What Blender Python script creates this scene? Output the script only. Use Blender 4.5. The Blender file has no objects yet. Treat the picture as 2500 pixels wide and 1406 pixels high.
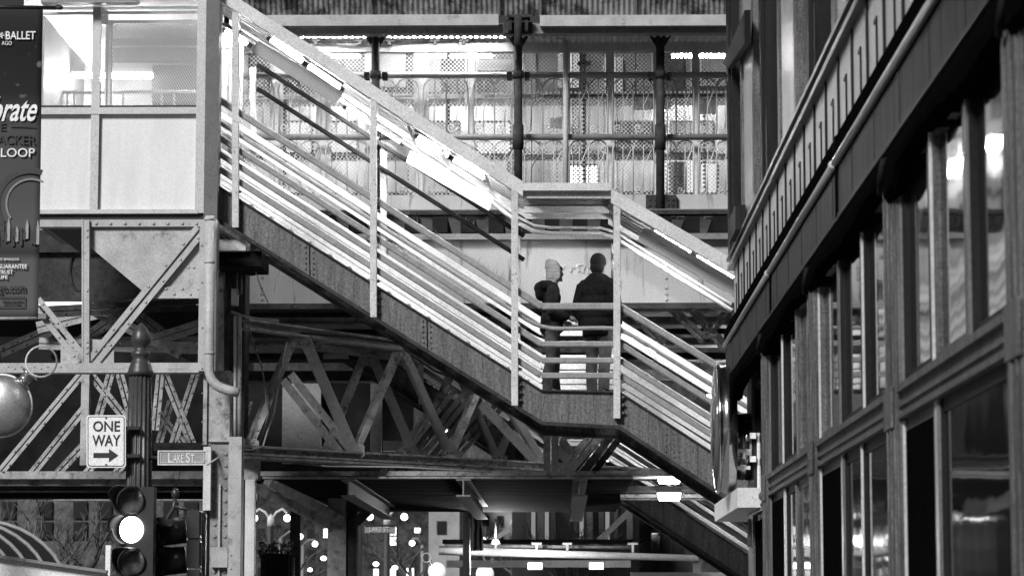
import bpy, bmesh, math, random
from mathutils import Vector, Matrix
random.seed(11)
rad = math.radians
V = Vector
sc = bpy.context.scene
COL = sc.collection

# ---------------------------------------------------------------- camera
F, PCX, PCY = 6700.0, 1250.0, 703.0          # focal length and centre in photo pixels
PITCH = math.atan(802 / F)
YAW = math.atan(120 * math.cos(PITCH) / F)
CAM = V((0, 0, 1.6))
cd = bpy.data.cameras.new("camera"); cam = bpy.data.objects.new("camera", cd); COL.objects.link(cam)
cam.location = CAM; cam.rotation_euler = (math.pi / 2 + PITCH, 0, YAW)
cd.sensor_width = 36; cd.lens = 36 * F / 2500; cd.clip_start = 0.2; cd.clip_end = 2000
sc.camera = cam
RC = Matrix.Rotation(YAW, 3, 'Z') @ Matrix.Rotation(math.pi / 2 + PITCH, 3, 'X')
cd.dof.use_dof = True; cd.dof.focus_distance = 35.5; cd.dof.aperture_fstop = 4.5

# ---------------------------------------------------------------- world, street light as one soft sun, exposure
SUN_EL, SUN_AZ = 34, -29                      # elevation; azimuth left of the camera's back
w = bpy.data.worlds.new("World"); sc.world = w; w.use_nodes = True
nt = w.node_tree; bg = nt.nodes["Background"]
sky = nt.nodes.new("ShaderNodeTexSky"); sky.sky_type = 'NISHITA'; sky.sun_disc = False
sky.sun_elevation = rad(SUN_EL); sky.sun_rotation = rad(180 - SUN_AZ)
bw = nt.nodes.new("ShaderNodeRGBToBW")
nt.links.new(sky.outputs[0], bw.inputs[0]); nt.links.new(bw.outputs[0], bg.inputs[0])
bg.inputs[1].default_value = 0.009
ld = bpy.data.lights.new("street_glow_sun", 'SUN'); ld.energy = 2.75; ld.angle = rad(14); ld.color = (1, 1, 1)
lo = bpy.data.objects.new("street_glow_sun", ld); COL.objects.link(lo)
sd = V((math.sin(rad(-SUN_AZ)) * math.cos(rad(SUN_EL)), math.cos(rad(SUN_AZ)) * math.cos(rad(SUN_EL)), -math.sin(rad(SUN_EL))))
lo.rotation_euler = sd.to_track_quat('-Z', 'Y').to_euler(); lo.location = (-8, -10, 20)
sc.view_settings.view_transform = 'Standard'; sc.view_settings.look = 'None'
sc.view_settings.exposure = 0.55; sc.view_settings.gamma = 1.0
sc.cycles.max_bounces = 6; sc.cycles.transparent_max_bounces = 12; sc.cycles.diffuse_bounces = 3
sc.cycles.use_denoising = True
sc.cycles.sample_clamp_indirect = 6

# ---------------------------------------------------------------- pixel -> place helpers
def ray(px, py):
    return RC @ V(((px - PCX) / F, -(py - PCY) / F, -1))
def W(px, py, Y):
    d = ray(px, py); return CAM + d * (Y / d.y)
def WX(px, py, X):
    d = ray(px, py); return CAM + d * (X / d.x)
def S(Y): return F / Y                        # photo pixels per metre at distance Y
YY = V((0, 1, 0)); ZZ = V((0, 0, 1)); XX = V((1, 0, 0))

# ---------------------------------------------------------------- materials
MATS = {}
def mat(name, v, rough=.6, metal=0., var=.18, scale=5., dirt=0., streak=False, bump=0., bscale=40., spec=.5, dirtv=.03, dscale=14., grit=.3, gscale=55.):
    if name in MATS: return MATS[name]
    m = bpy.data.materials.new(name); m.use_nodes = True; MATS[name] = m
    n = m.node_tree.nodes; l = m.node_tree.links; b = n["Principled BSDF"]
    tc = n.new("ShaderNodeTexCoord"); mp = n.new("ShaderNodeMapping")
    mp.inputs["Scale"].default_value = (1, 1, .12) if streak else (1, 1, 1)
    l.new(tc.outputs["Object"], mp.inputs[0])
    nz = n.new("ShaderNodeTexNoise"); nz.inputs["Scale"].default_value = scale; nz.inputs["Detail"].default_value = 6; nz.inputs["Roughness"].default_value = .65
    l.new(mp.outputs[0], nz.inputs[0])
    mr = n.new("ShaderNodeMapRange"); mr.inputs[1].default_value = .25; mr.inputs[2].default_value = .75
    mr.inputs[3].default_value = v * (1 - var); mr.inputs[4].default_value = v * (1 + var)
    l.new(nz.outputs[0], mr.inputs[0]); out = mr.outputs[0]
    if dirt > 0:
        n2 = n.new("ShaderNodeTexNoise"); n2.inputs["Scale"].default_value = dscale; n2.inputs["Detail"].default_value = 9; n2.inputs["Roughness"].default_value = .7
        l.new(mp.outputs[0], n2.inputs[0])
        m2 = n.new("ShaderNodeMapRange"); m2.inputs[1].default_value = .62 - dirt * .3; m2.inputs[2].default_value = .78 - dirt * .3
        l.new(n2.outputs[0], m2.inputs[0])
        mx = n.new("ShaderNodeMix"); mx.data_type = 'FLOAT'
        l.new(m2.outputs[0], mx.inputs[0]); l.new(out, mx.inputs[2]); mx.inputs[3].default_value = dirtv
        out = mx.outputs[0]
    if grit > 0:                                  # fine grime and paint grain
        n5 = n.new("ShaderNodeTexNoise"); n5.inputs["Scale"].default_value = gscale; n5.inputs["Detail"].default_value = 3; n5.inputs["Roughness"].default_value = .8
        l.new(tc.outputs["Object"], n5.inputs[0])
        m5 = n.new("ShaderNodeMapRange"); m5.inputs[1].default_value = .3; m5.inputs[2].default_value = .7; m5.inputs[3].default_value = 1 - grit; m5.inputs[4].default_value = 1 + grit
        l.new(n5.outputs[0], m5.inputs[0]); mu = n.new("ShaderNodeMath"); mu.operation = 'MULTIPLY'; l.new(out, mu.inputs[0]); l.new(m5.outputs[0], mu.inputs[1]); out = mu.outputs[0]
    l.new(out, b.inputs["Base Color"])
    b.inputs["Roughness"].default_value = rough; b.inputs["Metallic"].default_value = metal
    b.inputs["Specular IOR Level"].default_value = spec
    if bump > 0:
        n3 = n.new("ShaderNodeTexNoise"); n3.inputs["Scale"].default_value = bscale; n3.inputs["Detail"].default_value = 5
        l.new(mp.outputs[0], n3.inputs[0])
        bp = n.new("ShaderNodeBump"); bp.inputs["Strength"].default_value = bump; bp.inputs["Distance"].default_value = .02
        l.new(n3.outputs[0], bp.inputs["Height"]); l.new(bp.outputs[0], b.inputs["Normal"])
    return m
def emit(name, strength, v=1.0):
    if name in MATS: return MATS[name]
    m = bpy.data.materials.new(name); m.use_nodes = True; MATS[name] = m
    b = m.node_tree.nodes["Principled BSDF"]; b.inputs["Base Color"].default_value = (v * .8, v * .8, v * .8, 1)
    b.inputs["Emission Color"].default_value = (1, 1, 1, 1); b.inputs["Emission Strength"].default_value = strength
    return m
def see(name, clear, v=.6, rough=.1):          # clear pane: part transparent, part glossy
    m = bpy.data.materials.new(name); m.use_nodes = True; MATS[name] = m
    n = m.node_tree.nodes; l = m.node_tree.links; b = n["Principled BSDF"]
    b.inputs["Base Color"].default_value = (v, v, v, 1); b.inputs["Roughness"].default_value = rough
    t = n.new("ShaderNodeBsdfTransparent"); x = n.new("ShaderNodeMixShader"); x.inputs[0].default_value = clear
    l.new(b.outputs[0], x.inputs[1]); l.new(t.outputs[0], x.inputs[2]); l.new(x.outputs[0], n["Material Output"].inputs[0])
    return m
def meshmat(name, v, period, thr, diag=0., zfac=1.):
    """perforated sheet: staggered holes cut through a painted sheet"""
    m = bpy.data.materials.new(name); m.use_nodes = True; MATS[name] = m
    n = m.node_tree.nodes; l = m.node_tree.links; b = n["Principled BSDF"]
    b.inputs["Base Color"].default_value = (v, v, v, 1); b.inputs["Roughness"].default_value = .45; b.inputs["Metallic"].default_value = .2
    tc = n.new("ShaderNodeTexCoord"); sp = n.new("ShaderNodeSeparateXYZ"); l.new(tc.outputs["Object"], sp.inputs[0])
    def op(o, a, c=None):
        q = n.new("ShaderNodeMath"); q.operation = o
        for i, z in enumerate((a, c)):
            if z is None: continue
            if hasattr(z, "links"): l.new(z, q.inputs[i])
            else: q.inputs[i].default_value = z
        return q.outputs[0]
    k = 2 * math.pi / period
    u = op('MULTIPLY', sp.outputs[0], k); vv = op('MULTIPLY', sp.outputs[2], k * zfac)
    if diag: u = op('ADD', u, op('MULTIPLY', vv, diag))
    if zfac == 0: h = op('GREATER_THAN', op('SINE', op('ADD', u, op('MULTIPLY', sp.outputs[2], k * .6))), thr)
    else: h = op('GREATER_THAN', op('MULTIPLY', op('SINE', u), op('SINE', vv)), thr)
    t = n.new("ShaderNodeBsdfTransparent"); x = n.new("ShaderNodeMixShader")
    l.new(h, x.inputs[0]); l.new(b.outputs[0], x.inputs[1]); l.new(t.outputs[0], x.inputs[2]); l.new(x.outputs[0], n["Material Output"].inputs[0])
    return m
def glassmat(name, wav=.15, v=.012, spec=.6):
    m = bpy.data.materials.new(name); m.use_nodes = True; MATS[name] = m
    n = m.node_tree.nodes; l = m.node_tree.links; b = n["Principled BSDF"]
    b.inputs["Base Color"].default_value = (v, v, v, 1); b.inputs["Roughness"].default_value = .04; b.inputs["Specular IOR Level"].default_value = spec
    tc = n.new("ShaderNodeTexCoord"); nz = n.new("ShaderNodeTexNoise"); nz.inputs["Scale"].default_value = .9; nz.inputs["Detail"].default_value = 2
    l.new(tc.outputs["Object"], nz.inputs[0])
    bp = n.new("ShaderNodeBump"); bp.inputs["Strength"].default_value = wav; bp.inputs["Distance"].default_value = .05
    l.new(nz.outputs[0], bp.inputs["Height"]); l.new(bp.outputs[0], b.inputs["Normal"])
    return m
def stripemat(name, a, c, freq, axis=2, warp=0., rough=.9):
    m = bpy.data.materials.new(name); m.use_nodes = True; MATS[name] = m
    n = m.node_tree.nodes; l = m.node_tree.links; b = n["Principled BSDF"]; b.inputs["Roughness"].default_value = rough
    tc = n.new("ShaderNodeTexCoord"); wv = n.new("ShaderNodeTexWave"); wv.bands_direction = 'XYZ'[axis]
    wv.inputs["Scale"].default_value = freq; wv.inputs["Distortion"].default_value = warp
    l.new(tc.outputs["Object"], wv.inputs[0])
    mr = n.new("ShaderNodeMapRange"); mr.inputs[1].default_value = .35; mr.inputs[2].default_value = .65; mr.inputs[3].default_value = a; mr.inputs[4].default_value = c
    l.new(wv.outputs["Fac"], mr.inputs[0]); l.new(mr.outputs[0], b.inputs["Base Color"])
    return m

# ---------------------------------------------------------------- mesh builder
class MB:
    def __init__(s): s.v = []; s.f = []; s.sm = []; s.mi = []
    def add(s, vs, fs, smooth=False, mi=0):
        o = len(s.v); s.v += [V(x) for x in vs]
        for f in fs: s.f.append([i + o for i in f]); s.sm.append(smooth); s.mi.append(mi)
        return s
    def box(s, a, b, mi=0):
        x0, y0, z0 = (min(a[i], b[i]) for i in range(3)); x1, y1, z1 = (max(a[i], b[i]) for i in range(3))
        vs = [(x0, y0, z0), (x1, y0, z0), (x1, y1, z0), (x0, y1, z0), (x0, y0, z1), (x1, y0, z1), (x1, y1, z1), (x0, y1, z1)]
        return s.add(vs, [(0, 3, 2, 1), (4, 5, 6, 7), (0, 1, 5, 4), (1, 2, 6, 5), (2, 3, 7, 6), (3, 0, 4, 7)], mi=mi)
    def pbox(s, px0, py0, px1, py1, Y, d, mi=0):   # upright box whose front face spans a photo rectangle at distance Y
        a = W(px0, py0, Y); b = W(px1, py1, Y); return s.box((a.x, Y, a.z), (b.x, Y + d, b.z), mi)
    def section(s, p0, p1, prof, dep=None, smooth=False, mi=0):
        p0 = V(p0); p1 = V(p1); a = (p1 - p0).normalized()
        dep = V(dep) if dep is not None else (YY.copy() if abs(a.y) < .9 else ZZ.copy())
        dep = (dep - a * a.dot(dep)).normalized(); side = dep.cross(a).normalized()
        n = len(prof); vs = [p + side * u + dep * t for p in (p0, p1) for u, t in prof]
        fs = [(i, (i + 1) % n, n + (i + 1) % n, n + i) for i in range(n)] + [tuple(range(n))[::-1], tuple(range(n, 2 * n))]
        return s.add(vs, fs, smooth, mi)
    def bar(s, p0, p1, w, d, ch=0., dep=None, mi=0):
        a, b = w / 2, d / 2
        if ch: pr = [(-a + ch, -b), (a - ch, -b), (a, -b + ch), (a, b - ch), (a - ch, b), (-a + ch, b), (-a, b - ch), (-a, -b + ch)]
        else: pr = [(-a, -b), (a, -b), (a, b), (-a, b)]
        return s.section(p0, p1, pr, dep, mi=mi)
    def ibeam(s, p0, p1, h, w, t=.02, dep=None):   # h along side, flange width w along depth
        a, b, c = h / 2, w / 2, t / 2
        return s.section(p0, p1, [(-a, -b), (-a + t, -b), (-a + t, -c), (a - t, -c), (a - t, -b), (a, -b), (a, b), (a - t, b), (a - t, c), (-a + t, c), (-a + t, b), (-a, b)], dep)
    def angle(s, p0, p1, w, d, t=.015, dep=None, flip=1):  # L section, flat leg facing the camera
        a = w / 2
        pr = [(-a, 0), (a, 0), (a, t), (-a + t, t), (-a + t, d), (-a, d)]
        if flip < 0: pr = [(-u, q) for u, q in pr][::-1]
        return s.section(p0, p1, pr, dep)
    def tube(s, pts, r, n=8, closed=False, smooth=True, mi=0):
        pts = [V(p) for p in pts]; m = len(pts); rr = r if isinstance(r, (list, tuple)) else [r] * m
        t0 = (pts[1] - pts[0]).normalized(); u = t0.orthogonal().normalized(); vs = []
        for i, p in enumerate(pts):
            if closed: t = (pts[(i + 1) % m] - pts[i - 1]).normalized()
            else: t = (pts[min(i + 1, m - 1)] - pts[max(i - 1, 0)]).normalized()
            u = (u - t * t.dot(u)).normalized(); q = t.cross(u)
            vs += [p + (u * math.cos(2 * math.pi * k / n) + q * math.sin(2 * math.pi * k / n)) * rr[i] for k in range(n)]
        fs = []
        for i in range(m if closed else m - 1):
            j = (i + 1) % m
            fs += [(i * n + k, i * n + (k + 1) % n, j * n + (k + 1) % n, j * n + k) for k in range(n)]
        s.add(vs, fs, smooth, mi)
        if not closed:
            o = len(s.v) - m * n
            for c in (list(range(n))[::-1], list(range((m - 1) * n, m * n))): s.f.append([o + i for i in c]); s.sm.append(False); s.mi.append(mi)
        return s
    def prism(s, pts, vec, mi=0):
        n = len(pts); vs = [V(p) for p in pts] + [V(p) + V(vec) for p in pts]
        return s.add(vs, [tuple(range(n))[::-1], tuple(range(n, 2 * n))] + [(i, (i + 1) % n, n + (i + 1) % n, n + i) for i in range(n)], mi=mi)
    def lathe(s, prof, base, axis=ZZ, n=24, flute=0, fl=0., smooth=True, mi=0):
        base = V(base); a = V(axis).normalized(); u = a.orthogonal().normalized(); q = a.cross(u); vs = []
        for r, h in prof:
            for k in range(n):
                th = 2 * math.pi * k / n; rr = r * (1 - (fl * (.5 + .5 * math.cos(flute * th)) if flute else 0))
                vs.append(base + a * h + (u * math.cos(th) + q * math.sin(th)) * rr)
        m = len(prof)
        fs = [(i * n + k, i * n + (k + 1) % n, (i + 1) * n + (k + 1) % n, (i + 1) * n + k) for i in range(m - 1) for k in range(n)]
        s.add(vs, fs, smooth, mi); o = len(s.v) - m * n
        for c in (list(range(n))[::-1], list(range((m - 1) * n, m * n))): s.f.append([o + i for i in c]); s.sm.append(False); s.mi.append(mi)
        return s
    def ell(s, c, rx, ry=None, rz=None, n=14, rot=None, mi=0):
        ry = ry or rx; rz = rz or rx; c = V(c); vs = []; h = n // 2
        for i in range(1, h):
            ph = math.pi * i / h
            for k in range(n):
                th = 2 * math.pi * k / n; p = V((rx * math.sin(ph) * math.cos(th), ry * math.sin(ph) * math.sin(th), rz * math.cos(ph)))
                vs.append(c + (rot @ p if rot else p))
        top = V((0, 0, rz)); bot = V((0, 0, -rz)); vs += [c + (rot @ top if rot else top), c + (rot @ bot if rot else bot)]
        T = len(vs) - 2; fs = []
        for i in range(h - 2): fs += [(i * n + k, (i + 1) * n + k, (i + 1) * n + (k + 1) % n, i * n + (k + 1) % n) for k in range(n)]
        fs += [(T, k, (k + 1) % n) for k in range(n)] + [(T + 1, (h - 2) * n + (k + 1) % n, (h - 2) * n + k) for k in range(n)]
        return s.add(vs, fs, True, mi)
    def rivet(s, p, r=.02, nrm=(0, -1, 0), h=None):
        p = V(p); a = V(nrm); u = a.orthogonal().normalized(); q = a.cross(u); h = h or r * .75; vs = []
        for rr, hh in ((r, 0), (r * .75, h * .7)):
            vs += [p + a * hh + (u * math.cos(math.pi * k / 4) + q * math.sin(math.pi * k / 4)) * rr for k in range(8)]
        vs.append(p + a * h)
        return s.add(vs, [(k, (k + 1) % 8, 8 + (k + 1) % 8, 8 + k) for k in range(8)] + [(8 + k, 8 + (k + 1) % 8, 16) for k in range(8)] + [tuple(range(8))[::-1]], True)
    def build(s, name, m, parent=None, base=None):
        base = BASE.get(parent, V((0, 0, 0))) if parent is not None else (V(base) if base is not None else V((0, 0, 0)))
        me = bpy.data.meshes.new(name); me.from_pydata([p - base for p in s.v], [], s.f)
        for x in (m if isinstance(m, (list, tuple)) else [m]): me.materials.append(x)
        me.polygons.foreach_set("use_smooth", s.sm); me.polygons.foreach_set("material_index", s.mi)
        bm = bmesh.new(); bm.from_mesh(me); bmesh.ops.recalc_face_normals(bm, faces=bm.faces); bm.to_mesh(me); bm.free()
        me.update(); o = bpy.data.objects.new(name, me); COL.objects.link(o)
        if parent is not None: o.parent = parent; BASE[o] = base
        else: o.location = base; BASE[o] = base
        return o
BASE = {}
def tag(o, label=None, cat=None, group=None, kind=None):
    if label: o["label"] = label
    if cat: o["category"] = cat
    if group: o["group"] = group
    if kind: o["kind"] = kind
    return o
def thing(name, label, cat, loc, group=None):
    o = bpy.data.objects.new(name, None); COL.objects.link(o); o.location = loc; o.empty_display_size = .2
    BASE[o] = V(loc); return tag(o, label, cat, group)
def solo(mb, name, m, label, cat, group=None):
    lo_ = V((sum(p.x for p in mb.v) / len(mb.v), sum(p.y for p in mb.v) / len(mb.v), min(p.z for p in mb.v)))
    return tag(mb.build(name, m, None, lo_), label, cat, group)
def struct(mb, name, m): return tag(mb.build(name, m), kind="structure")
def dup(root, off, label, group=None, skip=(), parent=None):
    def cp(o, par):
        c = o.copy(); COL.objects.link(c)
        if par is not None: c.parent = par
        for ch in [x for x in ALLOBJ() if x.parent == o]:
            if ch.name.split(".")[0] not in skip: cp(ch, c)
        return c
    r = cp(root, None); r.location = root.location + V(off); r["label"] = label
    if group: r["group"] = group
    BASE[r] = V(r.location); return r
def ALLOBJ(): return list(bpy.data.objects)
def write(s, px0, py0, px1, py1, Y, m, parent, name="lettering", shear=0., bold=0.0, ext=.003):
    """letters filling a photo rectangle at distance Y, raised from an upright board"""
    cu = bpy.data.curves.new("letters", 'FONT'); cu.body = s; cu.shear = shear; cu.offset = bold; cu.extrude = .01; cu.resolution_u = 3
    ob = bpy.data.objects.new("letters", cu); COL.objects.link(ob); bpy.context.view_layer.update()
    me = bpy.data.meshes.new_from_object(ob.evaluated_get(bpy.context.evaluated_depsgraph_get())); bpy.data.objects.remove(ob)
    xs = [v.co.x for v in me.vertices]; ys = [v.co.y for v in me.vertices]
    x0, x1, y0, y1 = min(xs), max(xs), min(ys), max(ys); a = W(px0, py1, Y); b = W(px1, py0, Y); base = BASE[parent]
    for v in me.vertices:
        u = (v.co.x - x0) / (x1 - x0); t = (v.co.y - y0) / (y1 - y0)
        v.co = V((a.x + (b.x - a.x) * u, Y - (ext if v.co.z > 0 else -ext), a.z + (b.z - a.z) * t)) - base
    me.materials.append(m); o = bpy.data.objects.new(name, me); COL.objects.link(o); o.parent = parent; BASE[o] = base
    return o
# ================================================================ materials in use
STEEL = mat("painted_steel", .4, .55, dirt=.2, scale=3, bump=.08, var=.25, dirtv=.13, dscale=5)
STEEL_L = mat("pale_painted_steel", .58, .5, dirt=.12, dirtv=.22, dscale=6, var=.22, scale=3, bump=.08)
STEEL_M = mat("mid_grey_steel", .2, .5, dirt=.2, scale=4, bump=.1)
STEEL_R = mat("rust_stained_steel", .34, .65, dirt=.36, scale=5, var=.4, bump=.2, dirtv=.06, dscale=6)
STEEL_D = mat("dark_sooty_shaded_steel", .045, .7, dirt=.3, scale=4, var=.6, bump=.15, dirtv=.01, spec=.12)
STEEL_DD = mat("black_sooty_shaded_steel", .014, .85, var=.6, scale=4, spec=.05)
STRINGER = mat("weathered_stringer", .11, .5, dirt=.36, scale=9, var=.6, bump=.45, bscale=30, dirtv=.05, dscale=16, streak=True, grit=.7, gscale=30)
RAILF = mat("shaded_front_rail", .26, .5, var=.25, scale=8, dirt=.15, dirtv=.12, dscale=7)  # shade on the outer rail faces put into a darker rail colour
RAIL = mat("lit_back_rail", .8, .42, metal=.15, var=.15, scale=8)  # tube light on the inner side put into a paler rail colour
POSTM = mat("post_paint", .55, .5, dirt=.2, scale=6, bump=.1, dscale=22)
BLACK = mat("black_paint", .02, .4, var=.3)
RUBBER = mat("matt_black", .004, .95, spec=0)
WHITE = mat("white_paint", .8, .5, var=.05)
GIRD = mat("girder_paint", .42, .6, dirt=.2, scale=1.5, var=.2, bump=.06, streak=True, dscale=6)
TUBE = emit("fluorescent_glow", 220)
TUBE2 = emit("platform_tube_glow", 130)
BOLT = mat("bolt_steel", .25, .5, metal=.3)

# ================================================================ ground
g = MB(); g.box((-400, -100, -.5), (400, 900, 0)); struct(g, "ground", mat("paving_ground", .12, .9))
g = MB(); g.add([(-14, -90, .004), (-1.0, -90, .004), (-1.0, 800, .004), (-14, 800, .004)], [(0, 1, 2, 3)]); struct(g, "road", mat("asphalt", .05, .9, bump=.2))
g = MB(); g.box((-1.0, -90, 0), (14, 300, .14)); struct(g, "pavement", mat("concrete_slab", .25, .9))
g = MB(); g.box((-30, -90, 0), (-14, 300, .14)); struct(g, "pavement_far", mat("concrete_slab", .25, .9))

# ================================================================ covered staircase
YF, YB = 35.0, 36.9
def stair_parts(root):
    def w_(px, py, d=0.): p = W(px, py, YF); p.y = YF + d; return p
    # stringers (front and back), each a folded plate with flanges
    top = [(480, 422), (1322, 953), (1512, 957), (1760, 1118), (2640, 1700)]
    bot = [(480, 506), (1325, 1034), (1512, 1044), (1760, 1207), (2640, 1780)]
    for d in (0., 1.9):
        mb = MB()
        for i in range(4):
            q = [w_(*top[i], d), w_(*top[i + 1], d), w_(*bot[i + 1], d), w_(*bot[i], d)]
            mb.prism(q, (0, .03, 0))

        mb.bar(w_(1330, 957, d - .004), w_(1316, 1038, d - .004), .016, .008)
        for j in (0, 0, 2, 3):
            for t in ((.33, .67) if j == 0 else (.5,)):
                u = w_(*top[j], d).lerp(w_(*top[j + 1], d), t); v_ = w_(*bot[j], d).lerp(w_(*bot[j + 1], d), t); mb.bar(u - YY * .004, v_ - YY * .004, .012, .008)
                for k in range(6):
                    for o_ in (-.05, .05): mb.rivet(u.lerp(v_, .1 + k * .16) + V((o_, -.0, 0)), .015)
        so = mb.build("stringer", STRINGER, root); mb = MB()
        for i in range(4):
            mb.bar(w_(*bot[i], d - .03), w_(*bot[i + 1], d - .03), .045, .15)
            mb.bar(w_(*top[i], d - .0), w_(*top[i + 1], d - .0), .02, .09)
        mb.build("flange", STEEL_D, so)
    # treads, risers open
    s0 = w_(500, 434); s1 = w_(1322, 953); n = 17
    for i in range(n):
        t = (i + .3) / n; p = s0.lerp(s1, t)
        MB().box((p.x, YF + .05, p.z - .17), (p.x + .28, YF + 1.88, p.z - .13)).build("tread", STEEL_M, root)
    a = w_(1322, 960); b = w_(1512, 960)
    MB().box((a.x, YF + .04, a.z - .05), (b.x, YF + 1.88, a.z)).build("landing_floor", STEEL_M, root)
    s0 = w_(1512, 960); s1 = w_(2240, 1440); n = 15
    for i in range(n):
        p = s0.lerp(s1, (i + .3) / n)
        MB().box((p.x, YF + .05, p.z - .17), (p.x + .28, YF + 1.88, p.z - .13)).build("tread", STEEL_M, root)
    # rails
    ys = [(748, .088, 0), (803, .055, 1), (840, .075, 0), (880, .075, 0), (917, .078, 0)]
    for d in (.0, 1.86):
        for k, (y, hgt, rnd) in enumerate(ys):
            yl = y - (1322 - 480) * .6405; sl = .612 + (y - 748) * .0002
            P = [w_(480, yl, d), w_(1322, y, d), w_(1514, y + (0 if rnd == 0 else -3), d), w_(2640, y + 1126 * sl, d)]
            mb = MB()
            if rnd:
                Q = [P[0]]
                for c, (u, v_) in ((P[1], (P[0], P[2])), (P[2], (P[1], P[3]))):
                    for t in (.0, .25, .5, .75, 1.):
                        a1 = c + (u - c).normalized() * .22; b1 = c + (v_ - c).normalized() * .22
                        Q.append((a1 * (1 - t) + c * t) * (1 - t) + (c * (1 - t) + b1 * t) * t)
                mb.tube(Q + [P[3]], hgt / 2, 10)
                mb.build("handrail", RAILF if d == 0 else RAIL, root)
            else:
                for i in range(3): mb.bar(P[i], P[i + 1], hgt, .05, .014)
                if k > 1:
                    for i in range(4): mb.rivet(w_(1370 + i * 13, y + 5, d - .026), .012)
                mb.build("rail", RAILF if d == 0 else RAIL, root)
    # posts with bolt heads
    for px, y0, y1 in ((577, 34, 558), (913, 243, 776), (1257, 455, 991), (1506, 488, 1022), (2190, 900, 1480)):
        a = w_(px, y0, -.07); b = w_(px, y1, -.07)
        MB().bar(a, b, .088, .075, .006).build("post", POSTM, root)
        bb = MB().box((a.x + .0445, YF - .06, b.z + .03), (a.x + .05, YF - .01, b.z + .52))
        for i in range(5):
            z = b.z + .07 + i * .1
            bb.lathe([(.02, 0), (.024, .03), (.013, .03), (.013, .05)], (a.x + .046, YF - .035, z), XX, 8)
        bb.build("bolt_row", BOLT, root)
        a = w_(px, y0 + 60, 1.93); b = w_(px, y1, 1.93)
        MB().bar(a, b, .085, .06, .006).build("post", POSTM, root)
def spikes(mb, p0, p1, n, seed):
    rnd = random.Random(seed)
    for i in range(n):
        p = p0.lerp(p1, rnd.random()); L = rnd.uniform(.05, .16)
        q = p + V((rnd.uniform(-.09, .09), rnd.uniform(-.05, .05), L)); u = V((.003, 0, 0))
        mb.add([p - u, p + u, q], [(0, 1, 2)]); mb.add([p - YY * .003, p + YY * .003, q], [(0, 1, 2)])
pz = W(1400, 960, YF)
stair = thing("covered_staircase", "covered steel staircase with white rails descending to the landing where two people stand", "staircase", (pz.x, 36, pz.z), "railed station staircases")
stair_parts(stair)
def w35(px, py, d=0.): p = W(px, py, YF); p.y = YF + d; return p
# guard rails on the windscreen side of the upper flight, thin wire bird spikes on the rails
for dy in (190, 129):
    a = w35(590, 748 - dy - (1322 - 590) * .6405, 1.86); b = w35(1275, 748 - dy - (1322 - 1275) * .6405, 1.86)
    gr = MB().bar(a, b, .06, .05, .012).build("guard_rail", STEEL_DD, stair)  # backlit silhouette put into a near-black colour
    s = MB(); spikes(s, a, b, 110, dy); s.build("bird_spikes", STEEL_M, gr)
s = MB(); spikes(s, w35(590, 748 - 732 * .6405 - 8), w35(1240, 748 - 82 * .6405 - 8), 120, 5); s.build("bird_spikes", STEEL_M, stair)
# canopy over the flights: fascia, ribbed soffit, back fascia
CT = [(500, -53), (1277, 447)], [(1277, 450), (1491, 450)], [(1491, 463), (2640, 1130)]
fm = MB(); sm_ = MB(); bm_ = MB(); rib = MB()
for (a, b) in CT:
    h = .19 if a[1] != b[1] else .10
    p, q = w35(*a, -.12), w35(*b, -.12)
    fm.prism([p, q, q - ZZ * h, p - ZZ * h], (0, .03, 0))
    fm.prism([p - ZZ * (h - .03) + YY * .032, q - ZZ * (h - .03) + YY * .032, q - ZZ * h + YY * .032, p - ZZ * h + YY * .032], (0, .13, 0))
    p2, q2 = w35(*a, 2.0), w35(*b, 2.0)
    bm_.prism([p2, q2, q2 - ZZ * .16, p2 - ZZ * .16], (0, .03, 0))
    d1 = YY * .04 - ZZ * .04
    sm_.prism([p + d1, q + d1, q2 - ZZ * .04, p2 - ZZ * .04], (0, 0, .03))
    L = (q - p).length
    for k in range(1, 8):
        t = k / 8; r0 = p.lerp(p2, t) - ZZ * .06; r1 = q.lerp(q2, t) - ZZ * .06
        rib.bar(r0, r1, .04, .03)
fm.build("canopy_fascia", STEEL_L, stair); bm_.build("canopy_fascia", STEEL_L, stair)
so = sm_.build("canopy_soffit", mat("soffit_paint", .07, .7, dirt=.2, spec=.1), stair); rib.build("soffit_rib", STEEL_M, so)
# short corner beams of the landing roof
for yy in (.0, 1.3):
    mb = MB().bar(w35(1277, 476, yy), w35(1491, 476, yy), .09, .06)
    if yy == 0:
        for i in range(5): mb.rivet(w35(1363 + i * 22, 476, -.032), .02)
    mb.build("landing_roof_beam", STEEL_L, stair)
# conduit running under the canopy and along the landing
mb = MB(); pts = [w35(560, 30, 1.3), w35(1180, 445, 1.3), w35(1262, 512, 1.2), w35(1300, 535, 1.1), w35(1345, 541, 1.1), w35(1468, 541, 1.1), w35(1505, 552, 1.1), w35(1800, 735, 1.1)]
mb.tube(pts, .03, 8); mb.tube([p + V((0, .1, .09)) for p in pts], .02, 8); mb.build("conduit", STEEL_L, stair)
for y in (776, 862, 899):
    mb = MB(); P = [w35(480, y - 842 * .6405, 1.84), w35(1322, y, 1.84), w35(1514, y, 1.84), w35(2640, y + 1126 * .615, 1.84)]
    for i in range(3): mb.bar(P[i], P[i + 1], .085, .03)
    mb.build("added_pale_rail", RAIL, stair)  # pale bars added to whiten the gaps between the rails
# kick strip along the inside, lit by the tubes
for (a, b) in (((480, 424), (1322, 955)), ((1512, 962), (2640, 1705))):
    MB().bar(w35(*a, 1.78) + ZZ * .10, w35(*b, 1.78) + ZZ * .10, .16, .02).build("kick_plate", RAIL, stair)
MB().box(w35(1330, 951, 1.78), w35(1505, 930, 1.80)).build("kick_plate", RAIL, stair)

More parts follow.
